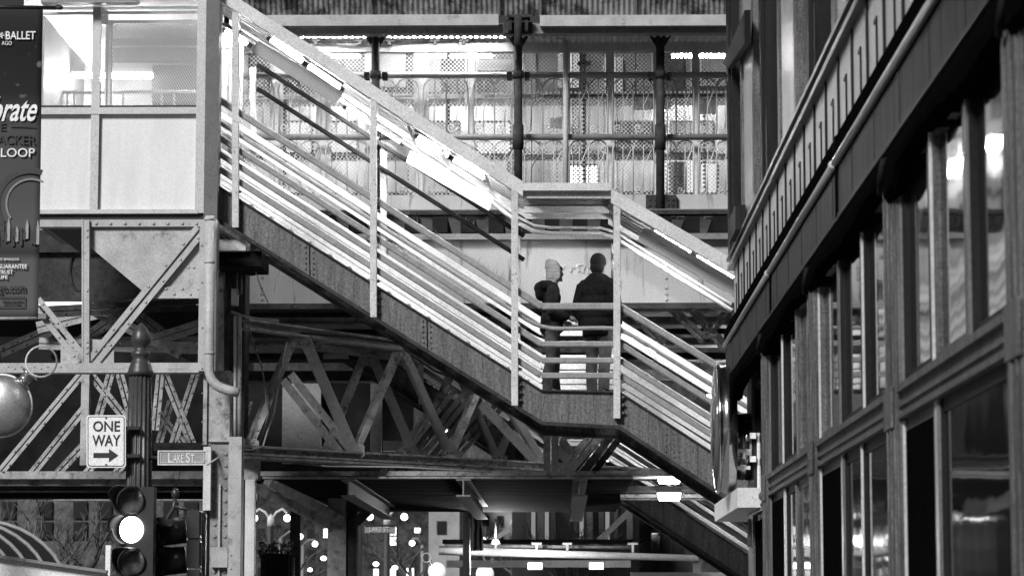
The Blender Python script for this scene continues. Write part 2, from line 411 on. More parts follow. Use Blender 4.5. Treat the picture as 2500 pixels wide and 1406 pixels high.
# far staircase on the other side of the tracks: the same build without its roof
far = dup(stair, (0, 12, -.2), "far staircase seen under the tracks, with dark stringer and lit rails", None,
          ("canopy_fascia", "canopy_soffit", "landing_roof_beam", "conduit", "guard_rail", "bird_spikes", "kick_plate", "bolt_row"))
for c in [x for x in bpy.data.objects if x.parent == far and x.name.startswith("stringer")]:
    pass

# ---------------------------------------------------------------- fluorescent fittings of the staircase
PLATE = mat("fitting_plate_grey", .3, .5, var=.06); PLATEW = mat("fitting_plate_white", .85, .5, var=.03)
def fitting(label, plate, pm, yp, tube, yt, clips, n=1):
    a = W(*tube[0], yt); r = thing("fluorescent_light", label, "light", a, "fluorescent lights under the stair roof")
    if plate:
        q = [W(px, py, yp) for px, py in plate]
        pl = MB().prism(q, (0, .02, 0)).build("shade_plate", pm, r)
    b = W(*tube[1], yt); d = (b - a)
    for i in range(n):
        p = a + d * (i / n + .01); q = a + d * ((i + 1) / n - .02)
        MB().tube([p, q], .02, 8).build("tube", TUBE, r)
        for t in (p, q): MB().bar(t - d.normalized() * .03, t + d.normalized() * .03, .06, .06).build("lamp_holder", STEEL_D, r)
    hb = MB().bar(a + ZZ * .09, b + ZZ * .09, .05, .1); hb.build("batten", STEEL_D, r)
    for cx, cy in clips:
        p = W(cx, cy, yt - .05); MB().bar(p + ZZ * .06, p + V((.11, 0, -.24)), .035, .02).build("clip", PLATEW, r)
    return r
fitting("fluorescent light with grey shade plate near the top of the stair", [(630, 99), (839, 225), (820, 256), (614, 126)], PLATE, 35.25, [(655, 95), (838, 222)], 35.45, [], 2)
fitting("fluorescent light with bright white shade plate and clips above the upper flight", [(1002, 368), (1205, 482), (1193, 514), (991, 396)], PLATEW, 35.62, [(1014, 333), (1190, 441)], 35.34, [(996, 316), (1078, 376), (1182, 432)], 2)
f3 = fitting("fluorescent light with grey shade plate beyond the landing, beside the brown building", [(1573, 552), (1800, 685), (1800, 729), (1556, 588)], PLATE, 35.25, [(1593, 556), (1800, 682)], 35.45, [], 2)
fitting("added bare fluorescent light on the windscreen side below the grey plate", None, None, 0, [(842, 262), (985, 352)], 36.6, [], 1)  # tube added for more light on the upper flight
fitting("added bare fluorescent light at the stair head behind the first post", None, None, 0, [(545, 75), (610, 112)], 36.6, [], 1)  # tube added to whiten the stair head
dup(f3, (0, 12, -.2), "fluorescent light over the far staircase below the tracks")
dup(f3, (1.3, 12, -1.2), "added fluorescent light hidden low behind the drum sign, brightening the far staircase rails")  # out-of-view copy added to light the far rails

# stair head wall, pale panel behind the first post
r = thing("stair_head_wall", "pale sheet wall at the head of the stair beside the dark corner column", "wall", W(540, 470, 37.0))
MB().pbox(500, 40, 590, 470, 37.0, .06).build("sheet", STEEL_L, r)
for px in (560, 578): MB().pbox(px, 40, px + 4, 470, 36.97, .03).build("batten", STEEL, r)
mb = MB(); mb.tube([W(534, 130, 36.8), W(545, 118, 36.8), W(572, 122, 36.8), W(577, 132, 36.8)], .01, 6); mb.build("cable", RUBBER, r)

# ================================================================ station house on the left (glazed mezzanine)
YH = 34.8
house = thing("station_house", "glazed mezzanine station house with white lower panels beside the stair", "building", W(300, 520, 36))
FROST = mat("frosted_panel", .72, .3, var=.16, scale=2.5, streak=True, dirt=.1, dirtv=.48, dscale=2.5, grit=.12)
for (x0, x1, y0, y1) in ((90, 226, 278, 512), (234, 483, 278, 512)):
    MB().pbox(x0, y0, x1, y1, YH + .03, .03).build("panel", FROST, house)
GLZ = see("clear_glazing", .82, .7, .05)
FR = mat("frame_alu", .5, .4, metal=.3, var=.08)
FRD = mat("frame_dark", .015, .6)
for (x0, x1) in ((90, 228), (238, 483)):
    f = MB(); f.pbox(x0, 258, x1, 263, YH, .04); f.pbox(x0, -20, x1, -16, YH, .04)
    fo = f.build("window", FRD, house)
    MB().pbox(x0, -16, x1, 258, YH + .02, .012).build("pane", GLZ, fo)
f = MB(); f.pbox(228, -30, 238, 512, YH - .03, .06); f.pbox(483, -30, 497, 520, YH - .05, .1); f.pbox(90, 263, 483, 278, YH - .04, .08); f.pbox(90, 512, 483, 521, YH - .06, .1)
f.build("frame", FR, house)
f = MB(); f.pbox(90, 522, 497, 536, YH, 3.4); f.pbox(498, -30, 505, 521, YH - .03, .2); f.build("sill_shadow", FRD, house)  # near-black slab paints the shadow under the panels; black edge strip beside
f = MB(); f.pbox(90, -60, 497, -32, YH, 3.2); f.build("ceiling", STEEL_L, house)
f = MB(); f.pbox(60, -60, 520, 560, 38.2, .06); f.build("wall", mat("room_wall", .5, .7, var=.25, scale=2), house)
f = MB(); f.pbox(60, 40, 100, 520, 35.2, 3.0); f.build("wall", STEEL_M, house)
# things inside the house
r = thing("mesh_screen", "hatched wire mesh screen inside the station house window", "screen", W(370, 258, 36))
f = MB(); f.pbox(258, 54, 262, 262, 36, .03); f.pbox(258, 50, 490, 56, 36, .03); f.pbox(262, 56, 272, 262, 36, .02); f.build("frame", WHITE, r)
MB().pbox(272, 56, 500, 262, 36, .004).build("mesh", meshmat("diagonal_mesh", .4, .034, .15, 0, 0), r)
solo(MB().pbox(372, 160, 500, 250, 37.2, .4), "ticket_machine", STEEL_D, "dark cabinet standing behind the mesh screen", "cabinet")
r = thing("room_backdrop_board", "grey board high on the wall behind the mesh screen", "board", W(380, 140, 38))
MB().pbox(275, 66, 500, 150, 38.0, .1).build("sheet", STEEL_M, r); MB().pbox(275, 112, 500, 116, 37.97, .03).build("trim", STEEL_L, r)
r = thing("counter_rail", "white counter rail across the foot of the station house window", "rail", W(320, 240, 36.6))
MB().tube([W(150, 226, 36.6), W(500, 224, 36.6)], .025, 8).build("bar", WHITE, r)
for px in (165, 182, 300, 395, 425): MB().tube([W(px, 226, 36.6), W(px, 262, 36.6)], .018, 6).build("leg", WHITE, r)
r = thing("pendant_tube", "long fluorescent tube glowing inside the station house", "light", W(270, 185, 37))
MB().tube([W(175, 186, 37), W(372, 186, 37)], .035, 8).build("tube", TUBE2, r); MB().pbox(175, 176, 372, 181, 37, .1).build("batten", WHITE, r)
r = thing("globe_lamp", "overexposed round lamp beside the banner in the station house", "light", W(150, 112, 37.9))
MB().ell(W(150, 112, 37.9), .2, .16, .22, 24).build("globe", emit("globe_glow", 45), r); MB().tube([W(150, 82, 37.9), W(150, -40, 37.9)], .02, 6).build("stem", WHITE, r)
r = thing("ceiling_pipe", "pair of pale pipes under the station house ceiling", "pipe", W(300, 25, 35.6))
for y in (22, 34): MB().tube([W(100, y, 35.6), W(490, y - 3, 35.6)], .022, 8).build("pipe", STEEL_L, r)
MB().pbox(243, 18, 262, 60, 35.7, .1).build("junction_box", WHITE, r)
mb = MB(); mb.pbox(100, -4, 335, 6, 34.5, .2); solo(mb, "roof_edge", STEEL_M, "dark roof edge bar above the station house windows", "beam")

# ================================================================ corner column, downspout and left truss
YT = 34.6
COLM = mat("column_paint", .22, .55, dirt=.3, scale=4, var=.35, dirtv=.06, dscale=6)
colm = thing("corner_column", "tall riveted steel column at the corner of station house and stair", "column", V((W(508, 900, YT).x, 34.5, 0)))
f = MB(); f.pbox(505, -60, 530, 536, 34.75, .3); f.build("upper_shaft", mat("shaft_dark_grey", .11, .5, dirt=.1), colm)
f = MB(); f.pbox(488, 536, 526, 905, 34.5, .22); f.build("shaft", STEEL, colm)
f = MB(); f.pbox(500, 905, 560, 1078, 34.7, .3); f.pbox(497, 905, 504, 1085, 34.66, .2); f.build("shaft", STEEL_R, colm)
def zc(px, py, Y): return W(px, py, Y)
f = MB(); a = W(515, 1085, 34.6); b = W(560, 1085, 34.6); f.box((a.x, 34.6, 0), (b.x, 34.66, a.z))
for i in range(28):
    z = a.z - .12 - i * .148
    for px in (527, 552): f.rivet((W(px, 1085, 34.6).x, 34.6, z), .027)
mb_ = f.build("web_plate", COLM, colm)
f = MB(); a = W(559, 1085, 34.5); b = W(590, 1085, 34.5); f.box((a.x, 34.5, 0), (b.x, 34.8, a.z + .1)); 
for i in range(12): f.rivet((W(567, 1085, 34.5).x, 34.5, .5 + i * .17), .016)
f.build("flange", STEEL, colm)
f = MB(); a = W(538, 1085, 34.58); f.box((a.x - .012, 34.56, 0), (a.x + .012, 34.6, a.z - .5)); f.pbox(515, 1335, 557, 1384, 34.5, .1); f.build("junction_box", STEEL, colm)
f = MB(); f.pbox(497, 1090, 513, 1245, 34.45, .1); f.build("cover_strip", STEEL_L, colm)
f = MB()
for y in (600, 690, 800, 900, 960, 1030): f.rivet(W(494, y, 34.5), .014)
f.build("rivet_row", STEEL_M, colm)
mb = MB(); mb.tube([W(513, 528, 34.3), W(511, 880, 34.3), W(511, 908, 34.3), W(516, 925, 34.3), W(527, 939, 34.3), W(540, 947, 34.3), W(560, 953, 34.3), W(583, 958, 34.3)], .062, 14)
dsp = thing("downspout", "white downspout pipe curving away at the foot of the corner column", "pipe", W(512, 900, 34.3))
mb.build("pipe", STEEL, dsp)
mb = MB()
for y in (536, 640, 862): mb.tube([W(512, y - 3, 34.3), W(512, y + 3, 34.3)], .069, 14)
mb.build("collar", STEEL, dsp)

tr = thing("gusset_truss", "pale riveted truss with large gusset plate under the station house", "truss", W(300, 900, YT))
f = MB(); f.pbox(60, 537, 490, 553, YT, .2)
for i in range(8): f.rivet(W(235 + i * 35, 546, YT), .024)
f.build("top_chord", STEEL, tr)
f = MB(); f.pbox(-30, 886, 500, 909, YT - .05, .25); f.pbox(240, 898, 305, 900, YT - .053, .01); f.pbox(380, 898, 455, 900, YT - .053, .01)
for i in range(9): f.rivet(W(20 + i * 16, 895 + (i % 2) * 5, YT - .05), .014)
f.build("bottom_chord", STEEL, tr)
f = MB(); f.section(W(211, 537, YT - .05), W(211, 887, YT - .05), [(-.035, 0), (.035, 0), (.035, .09), (-.035, .09)]); f.bar(W(203, 537, YT), W(203, 887, YT), .022, .1)
for y in (562, 578, 710, 835, 848, 862): f.rivet(W(213, y, YT - .05), .018)
f.build("post", STEEL, tr)
f = MB(); f.prism([W(px, py, YT + .06) for px, py in ((219, 553), (488, 553), (488, 726), (372, 726), (345, 708), (221, 604))], (0, .02, 0))
f.pbox(370, 700, 488, 728, YT + .03, .028)
for i in range(6): f.rivet(W(385 + i * 20, 718 - (i % 2) * 13, YT + .03), .022)
for px in (460, 473): f.rivet(W(px, 653, YT + .06), .02)
f.build("gusset_plate", STEEL, tr)
f = MB(); f.prism([W(px, py, YT + .01) for px, py in ((148, 832), (172, 828), (210, 858), (218, 828), (278, 832), (278, 890), (148, 890))], (0, .02, 0))
for px, py in ((157, 848), (168, 858), (178, 846), (163, 838), (186, 855), (240, 845), (253, 852), (262, 840), (228, 870), (243, 872)): f.rivet(W(px, py, YT + .01), .02)
f.build("gusset_plate", STEEL, tr)
def dbl(mb, p, q, Y, w_, gap, d=.09, riv=9):
    a = W(*p, Y); b = W(*q, Y); t = (b - a).normalized(); sd_ = YY.cross(t).normalized(); o = sd_ * (w_ / 2 + gap / 2)
    mb.angle(a + o, b + o, w_, d, .014); mb.angle(a - o, b - o, w_, d, .014, flip=-1)
    for i in range(riv):
        c = a.lerp(b, (i + .6) / riv * .96); mb.rivet(c + o * (1 if i % 2 else -1), .02)
    return mb
dbl(MB(), (489, 560), (222, 886), YT - .02, .07, .03, .1, 12).build("diagonal", STEEL, tr)
dbl(MB(), (86, 735), (200, 878), YT - .02, .07, .03, .1, 6).build("diagonal", STEEL, tr)
MB().pbox(86, 765, 112, 778, YT - .1, .08).build("bracket", STEEL_M, tr)
mb = MB(); mb.tube([W(205 + 38 * math.cos(t) * .55 - 12, 665 + 45 * math.sin(t), 35.2) for t in [i * math.pi / 10 for i in range(20)]], .02, 6, closed=True)
solo(mb, "cable_coil", STEEL_D, "dark coil of cable hanging behind the truss post", "cable")

# lower truss of the same bent, further back and darker
t2 = thing("lower_lattice_truss", "weathered lattice truss with crossed diagonals behind the street signs", "truss", W(250, 1160, 36.4))
YL = 36.4
MB().pbox(199, 905, 214, 1135, YL - .05, .15).build("post", STEEL, t2)
for kk, (p, q, m_) in enumerate((((200, 912), (2, 1150), STEEL), ((215, 985), (70, 1165), STEEL_R), ((222, 915), (320, 1040), STEEL_R), ((272, 905), (236, 1030), STEEL_R), ((290, 905), (318, 1010), STEEL_R),
                 ((392, 905), (378, 1050), STEEL_R), ((398, 905), (472, 1090), STEEL_R), ((480, 905), (420, 1090), STEEL_R), ((130, 1165), (215, 1075), STEEL_R))):
    dbl(MB(), p, q, YL + kk * .024, .045, .02, .08).build("diagonal", m_, t2)
f = MB(); f.pbox(-40, 1150, 500, 1168, YL, .25); f.build("bottom_chord", STEEL_R, t2)
f = MB(); f.pbox(375, 1080, 500, 1100, YL - .1, .2); f.build("bracket", STEEL_D, t2)
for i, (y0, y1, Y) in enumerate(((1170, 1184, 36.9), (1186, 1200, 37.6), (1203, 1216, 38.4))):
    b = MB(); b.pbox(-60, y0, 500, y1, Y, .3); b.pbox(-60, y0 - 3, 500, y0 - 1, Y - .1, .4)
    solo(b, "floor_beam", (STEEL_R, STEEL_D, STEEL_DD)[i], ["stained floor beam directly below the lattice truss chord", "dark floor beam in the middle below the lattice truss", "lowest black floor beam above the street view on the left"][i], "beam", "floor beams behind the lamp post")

dup(t2, (.35, 3.2, -.15), "second weathered lattice truss in the gloom behind the first one")
for i, (p, q, Y, m_) in enumerate((((90, 762), (500, 742), 37.6, STEEL_D), ((90, 800), (500, 700), 38.0, STEEL_R), ((130, 880), (330, 742), 38.4, STEEL_D), ((220, 752), (440, 862), 37.8, STEEL_R), ((300, 742), (480, 880), 38.8, STEEL_D), ((95, 838), (495, 850), 38.2, STEEL_R), ((370, 832), (500, 790), 37.2, STEEL_R), ((0, 860), (160, 790), 38.5, STEEL_D))):
    b = MB(); dbl(b, p, q, Y, .075, .015, .1); solo(b, "deck_brace", m_, "%s brace in the tangle of dark bracing behind the gusset truss" % ("topmost level", "long rising", "steep left", "falling middle", "falling right", "lowest level", "short right", "far left")[i], "brace", "dark bracing behind the gusset truss")
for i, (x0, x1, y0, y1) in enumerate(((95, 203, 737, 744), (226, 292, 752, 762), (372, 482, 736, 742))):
    r = thing("added_glow_strip", ("left", "middle", "right")[i] + " added glowing strip standing in for a sliver of lit wall behind the gusset truss", "light", W(x0, y1, 39.6), "added glow strips behind the gusset truss"); MB().pbox(x0, y0, x1, y1, 39.6, .1).build("diffuser", emit("wall_sliver_glow", 2.2), r); MB().pbox(x0, y0 - 4, x1, y0 - 1, 39.55, .2).build("housing", STEEL_D, r)  # lit wall behind is drawn as added glowing strips in lamp housings
# ================================================================ street truss under the stair (recedes to the right)
ct = thing("street_truss", "rust stained triangulated truss crossing the street under the stair", "truss", W(900, 1120, 38))
def YC(px): return 1 / (1 / 36.0 + (1 / 40.6 - 1 / 36.0) * (px - 590) / 740)
def wc(px, py): return W(px, py, YC(px))
f = MB()
for a, b in (((596, 792), (1340, 893)),):
    f.ibeam(wc(*a), wc(*b), .14, .22, .03)
    for i in range(45): f.rivet(wc(*a).lerp(wc(*b), (i + .5) / 45) + V((0, -.11, .06 if i % 2 else -.06)), .016)
f.build("top_chord", STEEL_R, ct)
f = MB(); f.ibeam(wc(575, 1098), wc(1700, 1160), .13, .22, .03); f.bar(wc(575, 1116), wc(1700, 1175), .03, .35)
for i in range(60): f.rivet(wc(590 + i * 14, 1098 + i * 14 * .0551 + (4 if i % 2 else -4)) - YY * .11, .016)
f.build("bottom_chord", STEEL_R, ct)
for p, q, ww in (((612, 1085), (722, 822), .09), ((738, 815), (866, 1108), .15), ((866, 1112), (975, 862), .09), ((985, 852), (1108, 1120), .1), ((1100, 1120), (1165, 965), .08), ((1175, 985), (1322, 1140), .14), ((1245, 990), (1335, 1140), .1), ((1330, 1135), (1390, 1010), .09)):
    a, b = wc(*p), wc(*q); f = MB(); dep = YY
    f.angle(a, b, ww, .1, .016)
    for i in range(9): f.rivet(a.lerp(b, (.04 + i * .03) if i < 5 else (.78 + (i - 4) * .04)) + XX * (ww * .2 * (1 if i % 2 else -1)), .016)
    t = (b - a).normalized(); sdv = YY.cross(t).normalized()
    if ww < .13: f.angle(a + V((-.07, .16, .02)), b + V((-.07, .16, .02)), ww * .8, .1, .016)
    f.build("diagonal", STEEL if ww > .095 else STEEL_R, ct)
for px, py, w_, h_ in ((738, 830, 46, 36), (980, 858, 30, 26), (868, 1100, 44, 34), (1105, 1112, 44, 30), (1330, 1130, 40, 34), (612, 1088, 40, 34)):
    Y = YC(px) - .03; f = MB()
    f.prism([W(px + a * w_ / 2, py + b * h_ / 2, Y) for a, b in ((-1, -.7), (-.6, -1), (.6, -1), (1, -.7), (1, .7), (.6, 1), (-.6, 1), (-1, .7))], (0, .02, 0))
    for i in range(4): f.rivet(W(px - w_ * .3 + i * w_ * .2, py + (i % 2 - .5) * h_ * .5, Y), .02)
    f.build("gusset_plate", STEEL_R, ct)
dup(ct, (.55, 5.5, .25), "second street truss in the gloom behind the first, same shape but darker and smaller")
# dangling wire
mb = MB(); mb.tube([wc(700, 835), wc(690, 880), wc(692, 897), wc(684, 900), wc(680, 940), wc(668, 1010), wc(650, 1060), wc(640, 1095)], .012, 5); mb.tube([wc(700 + 6 * math.cos(t), 897 + 6 * math.sin(t)) for t in [i * .7 for i in range(9)]], .01, 5, closed=True)
solo(mb, "dangling_wire", STEEL_L, "thin pale wire dangling from the street truss", "wire")

# column cluster with pipes between corner column and truss
cc = thing("pipe_clad_column", "dark built-up column clad with conduits behind the corner column", "column", V((W(560, 900, 36.2).x, 36.2, 0)))
a = W(528, 640, 36.2); b = W(600, 640, 36.2); MB().box((a.x, 36.2, 0), (b.x, 36.7, a.z)).build("shaft", STEEL_D, cc)
MB().pbox(526, 640, 606, 655, 36.0, .8).build("cap", STEEL_DD, cc)
for px, y0, y1, m_, r_ in ((541, 660, 1090, STEEL_R, .05), (552, 700, 1080, STEEL_D, .04), (574, 770, 1080, STEEL_L, .022), (585, 770, 1085, STEEL_R, .03), (567, 640, 770, STEEL_D, .03)):
    MB().tube([W(px, y0, 35.9), W(px, y1, 35.9)], r_, 8).build("conduit", m_, cc)
mb = MB(); mb.tube([W(580, 650, 35.8), W(579, 700, 35.8), W(583, 722, 35.8), W(590, 715, 35.8), W(590, 650, 35.8)], .01, 5); mb.tube([W(620, 650, 35.8), W(632, 690, 35.8), W(655, 740, 35.8)], .008, 5)
mb.tube([W(565, 760, 35.8), W(590, 770, 35.8), W(610, 775, 35.8), W(640, 780, 35.8), W(680, 783, 35.8)], .018, 6); mb.build("cable", STEEL_R, cc)
MB().pbox(565, 705, 580, 745, 35.8, .12).build("junction_box", STEEL, cc)
mb = MB(); mb.tube([W(505, 1135, 34.2), W(560, 1100, 35.0), W(585, 1095, 35.6), W(610, 1098, 36), W(640, 1090, 36)], .014, 5); solo(mb, "slack_cable", STEEL, "slack cable looping from the corner column to the truss", "cable")
solo(MB().pbox(531, 585, 600, 612, 35.1, .5), "stair_bracket", STEEL_L, "pale bracket block under the head of the stringer", "bracket")
solo(MB().pbox(528, 613, 638, 650, 35.2, .9), "bearing_beam", STEEL_DD, "black bearing beam under the pale bracket block", "beam")

# ================================================================ track viaduct
YG = 40.0
gd = thing("plate_girder", "long riveted plate girder behind the two people", "girder", W(1200, 740, YG))
f = MB(); f.pbox(560, 582, 1900, 742, YG, .03)
for px in (640, 830, 1020, 1627, 1810):
    for y in (600, 626, 652, 679, 703, 718, 732): f.rivet(W(px, y, YG), .026)
f.build("web", GIRD, gd)
f = MB(); f.pbox(560, 572, 1900, 583, YG - .15, .4); f.build("flange", STEEL_M, gd)
f = MB(); f.pbox(560, 741, 1900, 752, YG - .18, .45); f.build("flange", STEEL_D, gd)
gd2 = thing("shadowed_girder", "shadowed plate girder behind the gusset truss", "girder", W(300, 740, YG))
f = MB(); f.pbox(-300, 560, 556, 735, YG, .03); f.build("web", STEEL_D, gd2); f = MB(); f.pbox(-300, 735, 556, 752, YG - .18, .4); f.pbox(-300, 600, 556, 615, YG - .1, .2); f.build("flange", STEEL_D, gd2)  # unlit stretch of the girder, shade put into darker steel
# graffiti scrawl on the girder
mb = MB(); rnd = random.Random(3)
for k in range(5):
    x = 1376 + k * 15; pts = [W(x + rnd.uniform(-11, 13), 655 + rnd.uniform(-13, 14), YG - .012) for i in range(5)]; pts = [pts[0]] + [pts[j].lerp(pts[j + 1], t) for j in range(4) for t in (.3, .7)] + [pts[-1]]
    MB().tube(pts, .009, 5).build("graffiti", STEEL_L, gd)
dk = MB(); a = W(-300, 540, 40.2); b = W(1900, 540, 40.2); dk.box((a.x, 40.4, 6.5), (b.x, 48, 7.2))
solo(dk, "track_deck", STEEL_DD, "black timber track deck between the two station platforms", "deck")
rnd = random.Random(5)
for i in range(18):
    px = 600 + i * 68; p = W(px, 555, 40.3)
    t_ = MB().box((p.x - .11, 40.0, p.z - .12), (p.x + .11, 42.0, p.z + .12))
    solo(t_, "track_sleeper", STEEL_DD, "dark timber sleeper end above the girder flange", "sleeper", "timber sleeper ends along the girder")
mb = MB(); mb.pbox(600, 515, 1900, 522, 41.6, .15); solo(mb, "platform_curb", STEEL_D, "dark curb line below the platform edge beam", "curb")
# cross bracing and pipes seen under the deck, right of the landing
for i, (y0, y1, Y, m_) in enumerate(((775, 790, 42.0, STEEL_R), (800, 812, 43.0, STEEL_D), (826, 838, 44.5, STEEL_R), (862, 874, 46.0, STEEL_D), (905, 925, 49, STEEL_D))):
    b = MB(); b.pbox(540, y0, 1900, y1, Y, .3); b.pbox(540, y1, 1900, y1 + 3, Y - .12, .5)
    solo(b, "cross_girder", m_, ["stained cross girder nearest below the deck, right of the landing", "second cross girder below the deck", "third cross girder, stained, below the deck", "fourth cross girder, dark, below the deck", "farthest cross girder above the far staircase"][i], "girder", "cross girders below the track deck")
for i, (p, q) in enumerate((((1640, 752), (1720, 830)), ((1690, 752), (1770, 850)), ((1780, 760), (1720, 820)), ((1540, 760), (1620, 840)))):
    b = MB(); dbl(b, p, q, 41.2, .06, .02); solo(b, "sway_brace", STEEL_R, ["left", "third from left", "right", "second from left"][i] + " sway brace under the girder, right of the landing post", "brace", "sway braces under the girder")
for i, (px, y) in enumerate(((700, 833), (890, 833))):
    b = MB(); b.pbox(px + 90, y + 30, px + 148, y + 36, 44, .1); b.pbox(px + 88, y + 36, px + 150, y + 40, 43.9, .2)
    solo(b, "bracket_shelf", STEEL, ["left", "right"][i] + " pale ledge bracket in the gloom behind the street truss", "bracket", "ledge brackets behind the truss")
# station wall far behind the truss, gloom put into its near-black colour
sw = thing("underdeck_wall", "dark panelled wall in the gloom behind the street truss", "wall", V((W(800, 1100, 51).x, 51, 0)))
a = W(-150, 740, 51); b = W(1010, 740, 51); MB().box((a.x, 51, W(800, 1180, 51).z), (b.x, 51.2, a.z)).build("wall", mat("gloom_wall", .015, .9, var=.8, scale=1.2, spec=.05), sw)
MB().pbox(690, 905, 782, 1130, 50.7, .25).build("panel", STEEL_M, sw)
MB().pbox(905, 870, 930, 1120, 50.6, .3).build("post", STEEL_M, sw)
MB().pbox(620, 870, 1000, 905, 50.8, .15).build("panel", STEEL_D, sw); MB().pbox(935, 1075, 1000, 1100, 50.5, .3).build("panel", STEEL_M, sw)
for i in range(4):
    b = MB(); p = (845 + i * 42 + 70, 1190); q = (1105 + i * 38, 945 + i * 15); dbl(b, p, q, 43 + i * .6, .08, .03, .1)
    solo(b, "raking_strut", STEEL_R if i != 1 else STEEL, "raking strut number %s from the left behind the street truss" % ("one two three four".split()[i]), "strut", "raking struts behind the street truss")
b = MB(); dbl(b, (700, 920), (850, 1110), 41, .12, .03); solo(b, "stub_brace", STEEL_R, "stained brace leaning left behind the wide truss diagonal", "brace")
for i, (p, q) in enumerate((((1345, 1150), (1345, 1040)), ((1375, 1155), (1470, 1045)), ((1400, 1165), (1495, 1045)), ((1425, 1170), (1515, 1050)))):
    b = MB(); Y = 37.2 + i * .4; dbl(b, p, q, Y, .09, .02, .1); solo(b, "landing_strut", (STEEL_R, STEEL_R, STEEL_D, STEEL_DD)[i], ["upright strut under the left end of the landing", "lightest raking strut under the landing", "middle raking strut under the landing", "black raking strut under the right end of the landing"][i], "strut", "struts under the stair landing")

# ================================================================ lower deck over the street
YD = 38.0
ld_ = thing("lower_deck", "black corrugated deck over the street below the truss", "deck", W(1090, 1170, YD))
f = MB(); x0 = W(668, 1170, YD).x; x1 = W(1545, 1170, YD).x; z0 = W(1000, 1172, YD).z
nn = 26
for i in range(nn):
    y = YD + i * (12 / nn); f.box((x0, y, z0 + .01), (x1, y + 12 / nn * .55, z0 + .06))
f.box((x0, YD, z0 + .06), (x1, YD + 12, z0 + .12)); f.build("sheet", STEEL_DD, ld_)
f = MB(); f.pbox(600, 1150, 1745, 1160, YD - .1, .2); f.pbox(640, 1163, 1545, 1167, YD - .2, .25); f.build("edge_beam", STEEL_R, ld_)
for i, (px, L) in enumerate(((850, 9), (1131, 9), (1417, 10))):
    p = W(px, 1174, 37.6); f = MB()
    f.ibeam(V((p.x, 37.6, z0 - .12)), V((p.x, 37.6 + L, z0 - .12)), .24, .2, .022, dep=XX); b_ = f
    solo(b_, "hanger_beam", STEEL_M, ["left", "middle", "right"][i] + " steel I-beam hanging under the lower deck", "beam", "I-beams under the lower deck")
# right hand service beams with two box lights
for i, (y0, y1, Y) in enumerate(((1150, 1162, 40.5), (1186, 1196, 41.4), (1206, 1214, 42.2))):
    b = MB(); b.pbox(1515, y0, 1800, y1, Y, .25); b.pbox(1515, y1 + 2, 1800, y1 + 6, Y + .3, .1); solo(b, "service_beam", (STEEL_R, STEEL_D, STEEL_R)[i], ["top", "middle", "bottom"][i] + " service beam carrying the box lights near the drum sign", "beam", "service beams by the drum sign")
for i, (y0, y1, Y) in enumerate(((1163, 1178, 40.4), (1203, 1220, 41.3))):
    r = thing("box_light", ["upper", "lower"][i] + " bright box light under the service beams", "light", W(1632, y1, Y), "box lights under the service beams")
    f = MB(); f.prism([W(px, py, Y) for px, py in ((1606, y0), (1662, y0), (1659, y1), (1610, y1))], (0, .2, 0)); f.build("diffuser", emit("box_light_glow", 40), r); MB().pbox(1604, y0 - 5, 1664, y0 - 1, Y, .24).build("housing", STEEL_D, r)
# column in the middle distance with its knee braces
mc = thing("street_column", "dark street column with spreading knee braces under the lower deck", "column", V((W(835, 1300, 44).x, 44, 0)))
a = W(800, 1275, 44); b = W(845, 1275, 44); MB().box((a.x, 44, 0), (b.x, 44.5, a.z + .4)).build("shaft", STEEL_R, mc)
a = W(845, 1275, 44); b = W(870, 1275, 44); MB().box((a.x + .003, 44.05, 0), (b.x, 44.45, a.z + .4)).build("shaft", STEEL_D, mc)
for p, q in (((655, 1172), (830, 1268)), ((610, 1185), (800, 1275))): MB().bar(W(*p, 43), W(*q, 44), .16, .2).build("knee_brace", STEEL_R, mc)
MB().bar(W(870, 1275, 44), W(905, 1240, 44), .14, .2).build("knee_brace", STEEL_D, mc)
pc = thing("pale_post", "pale rear post standing just right of the riveted column", "post", V((W(610, 1300, 36).x, 36, 0)))
a = W(599, 1170, 36); b = W(622, 1170, 36); MB().box((a.x, 36, 0), (b.x, 36.2, a.z)).build("shaft", STEEL_L, pc); MB().pbox(585, 1115, 630, 1170, 36.1, .3).build("cap", STEEL_R, pc)

# ================================================================ platform windscreen and canopy
YW = 42.8
ws = thing("platform_windscreen", "perforated platform windscreen with wrought scrolls behind the stair", "fence", W(1250, 480, YW))
PX = [560, 675, 790, 905, 1028, 1150, 1265, 1385, 1490, 1602, 1700, 1800, 1910]
MESH = meshmat("perforated_sheet", .55, .066, -.04)
for i, px in enumerate(PX):
    f = MB(); wd = 11 if i % 2 == 0 else 8; f.pbox(px - wd, 108, px + wd, 482, YW - .03, .08)
    f.pbox(px - wd - 6, 108, px - wd - 3, 482, YW - .02, .05); f.pbox(px + wd + 3, 108, px + wd + 6, 482, YW - .02, .05); f.build("post", STEEL_L, ws)
for i in range(len(PX) - 1):
    MB().pbox(PX[i] + 12, 122, PX[i + 1] - 12, 480, YW + .02, .006).build("mesh_panel", MESH, ws)
f = MB(); f.pbox(540, 108, 1930, 124, YW - .05, .12); f.build("header", STEEL_L, ws)
f = MB()
for y in (232, 236): f.pbox(540, y, 1930, y + 2.5, YW - .01, .03)
f.build("cross_bar", STEEL_L, ws)
for y in (184, 335):
    MB().tube([W(540, y, YW - .25), W(1930, y, YW - .25)], .05, 8).build("rail", STEEL if y == 184 else STEEL_M, ws)
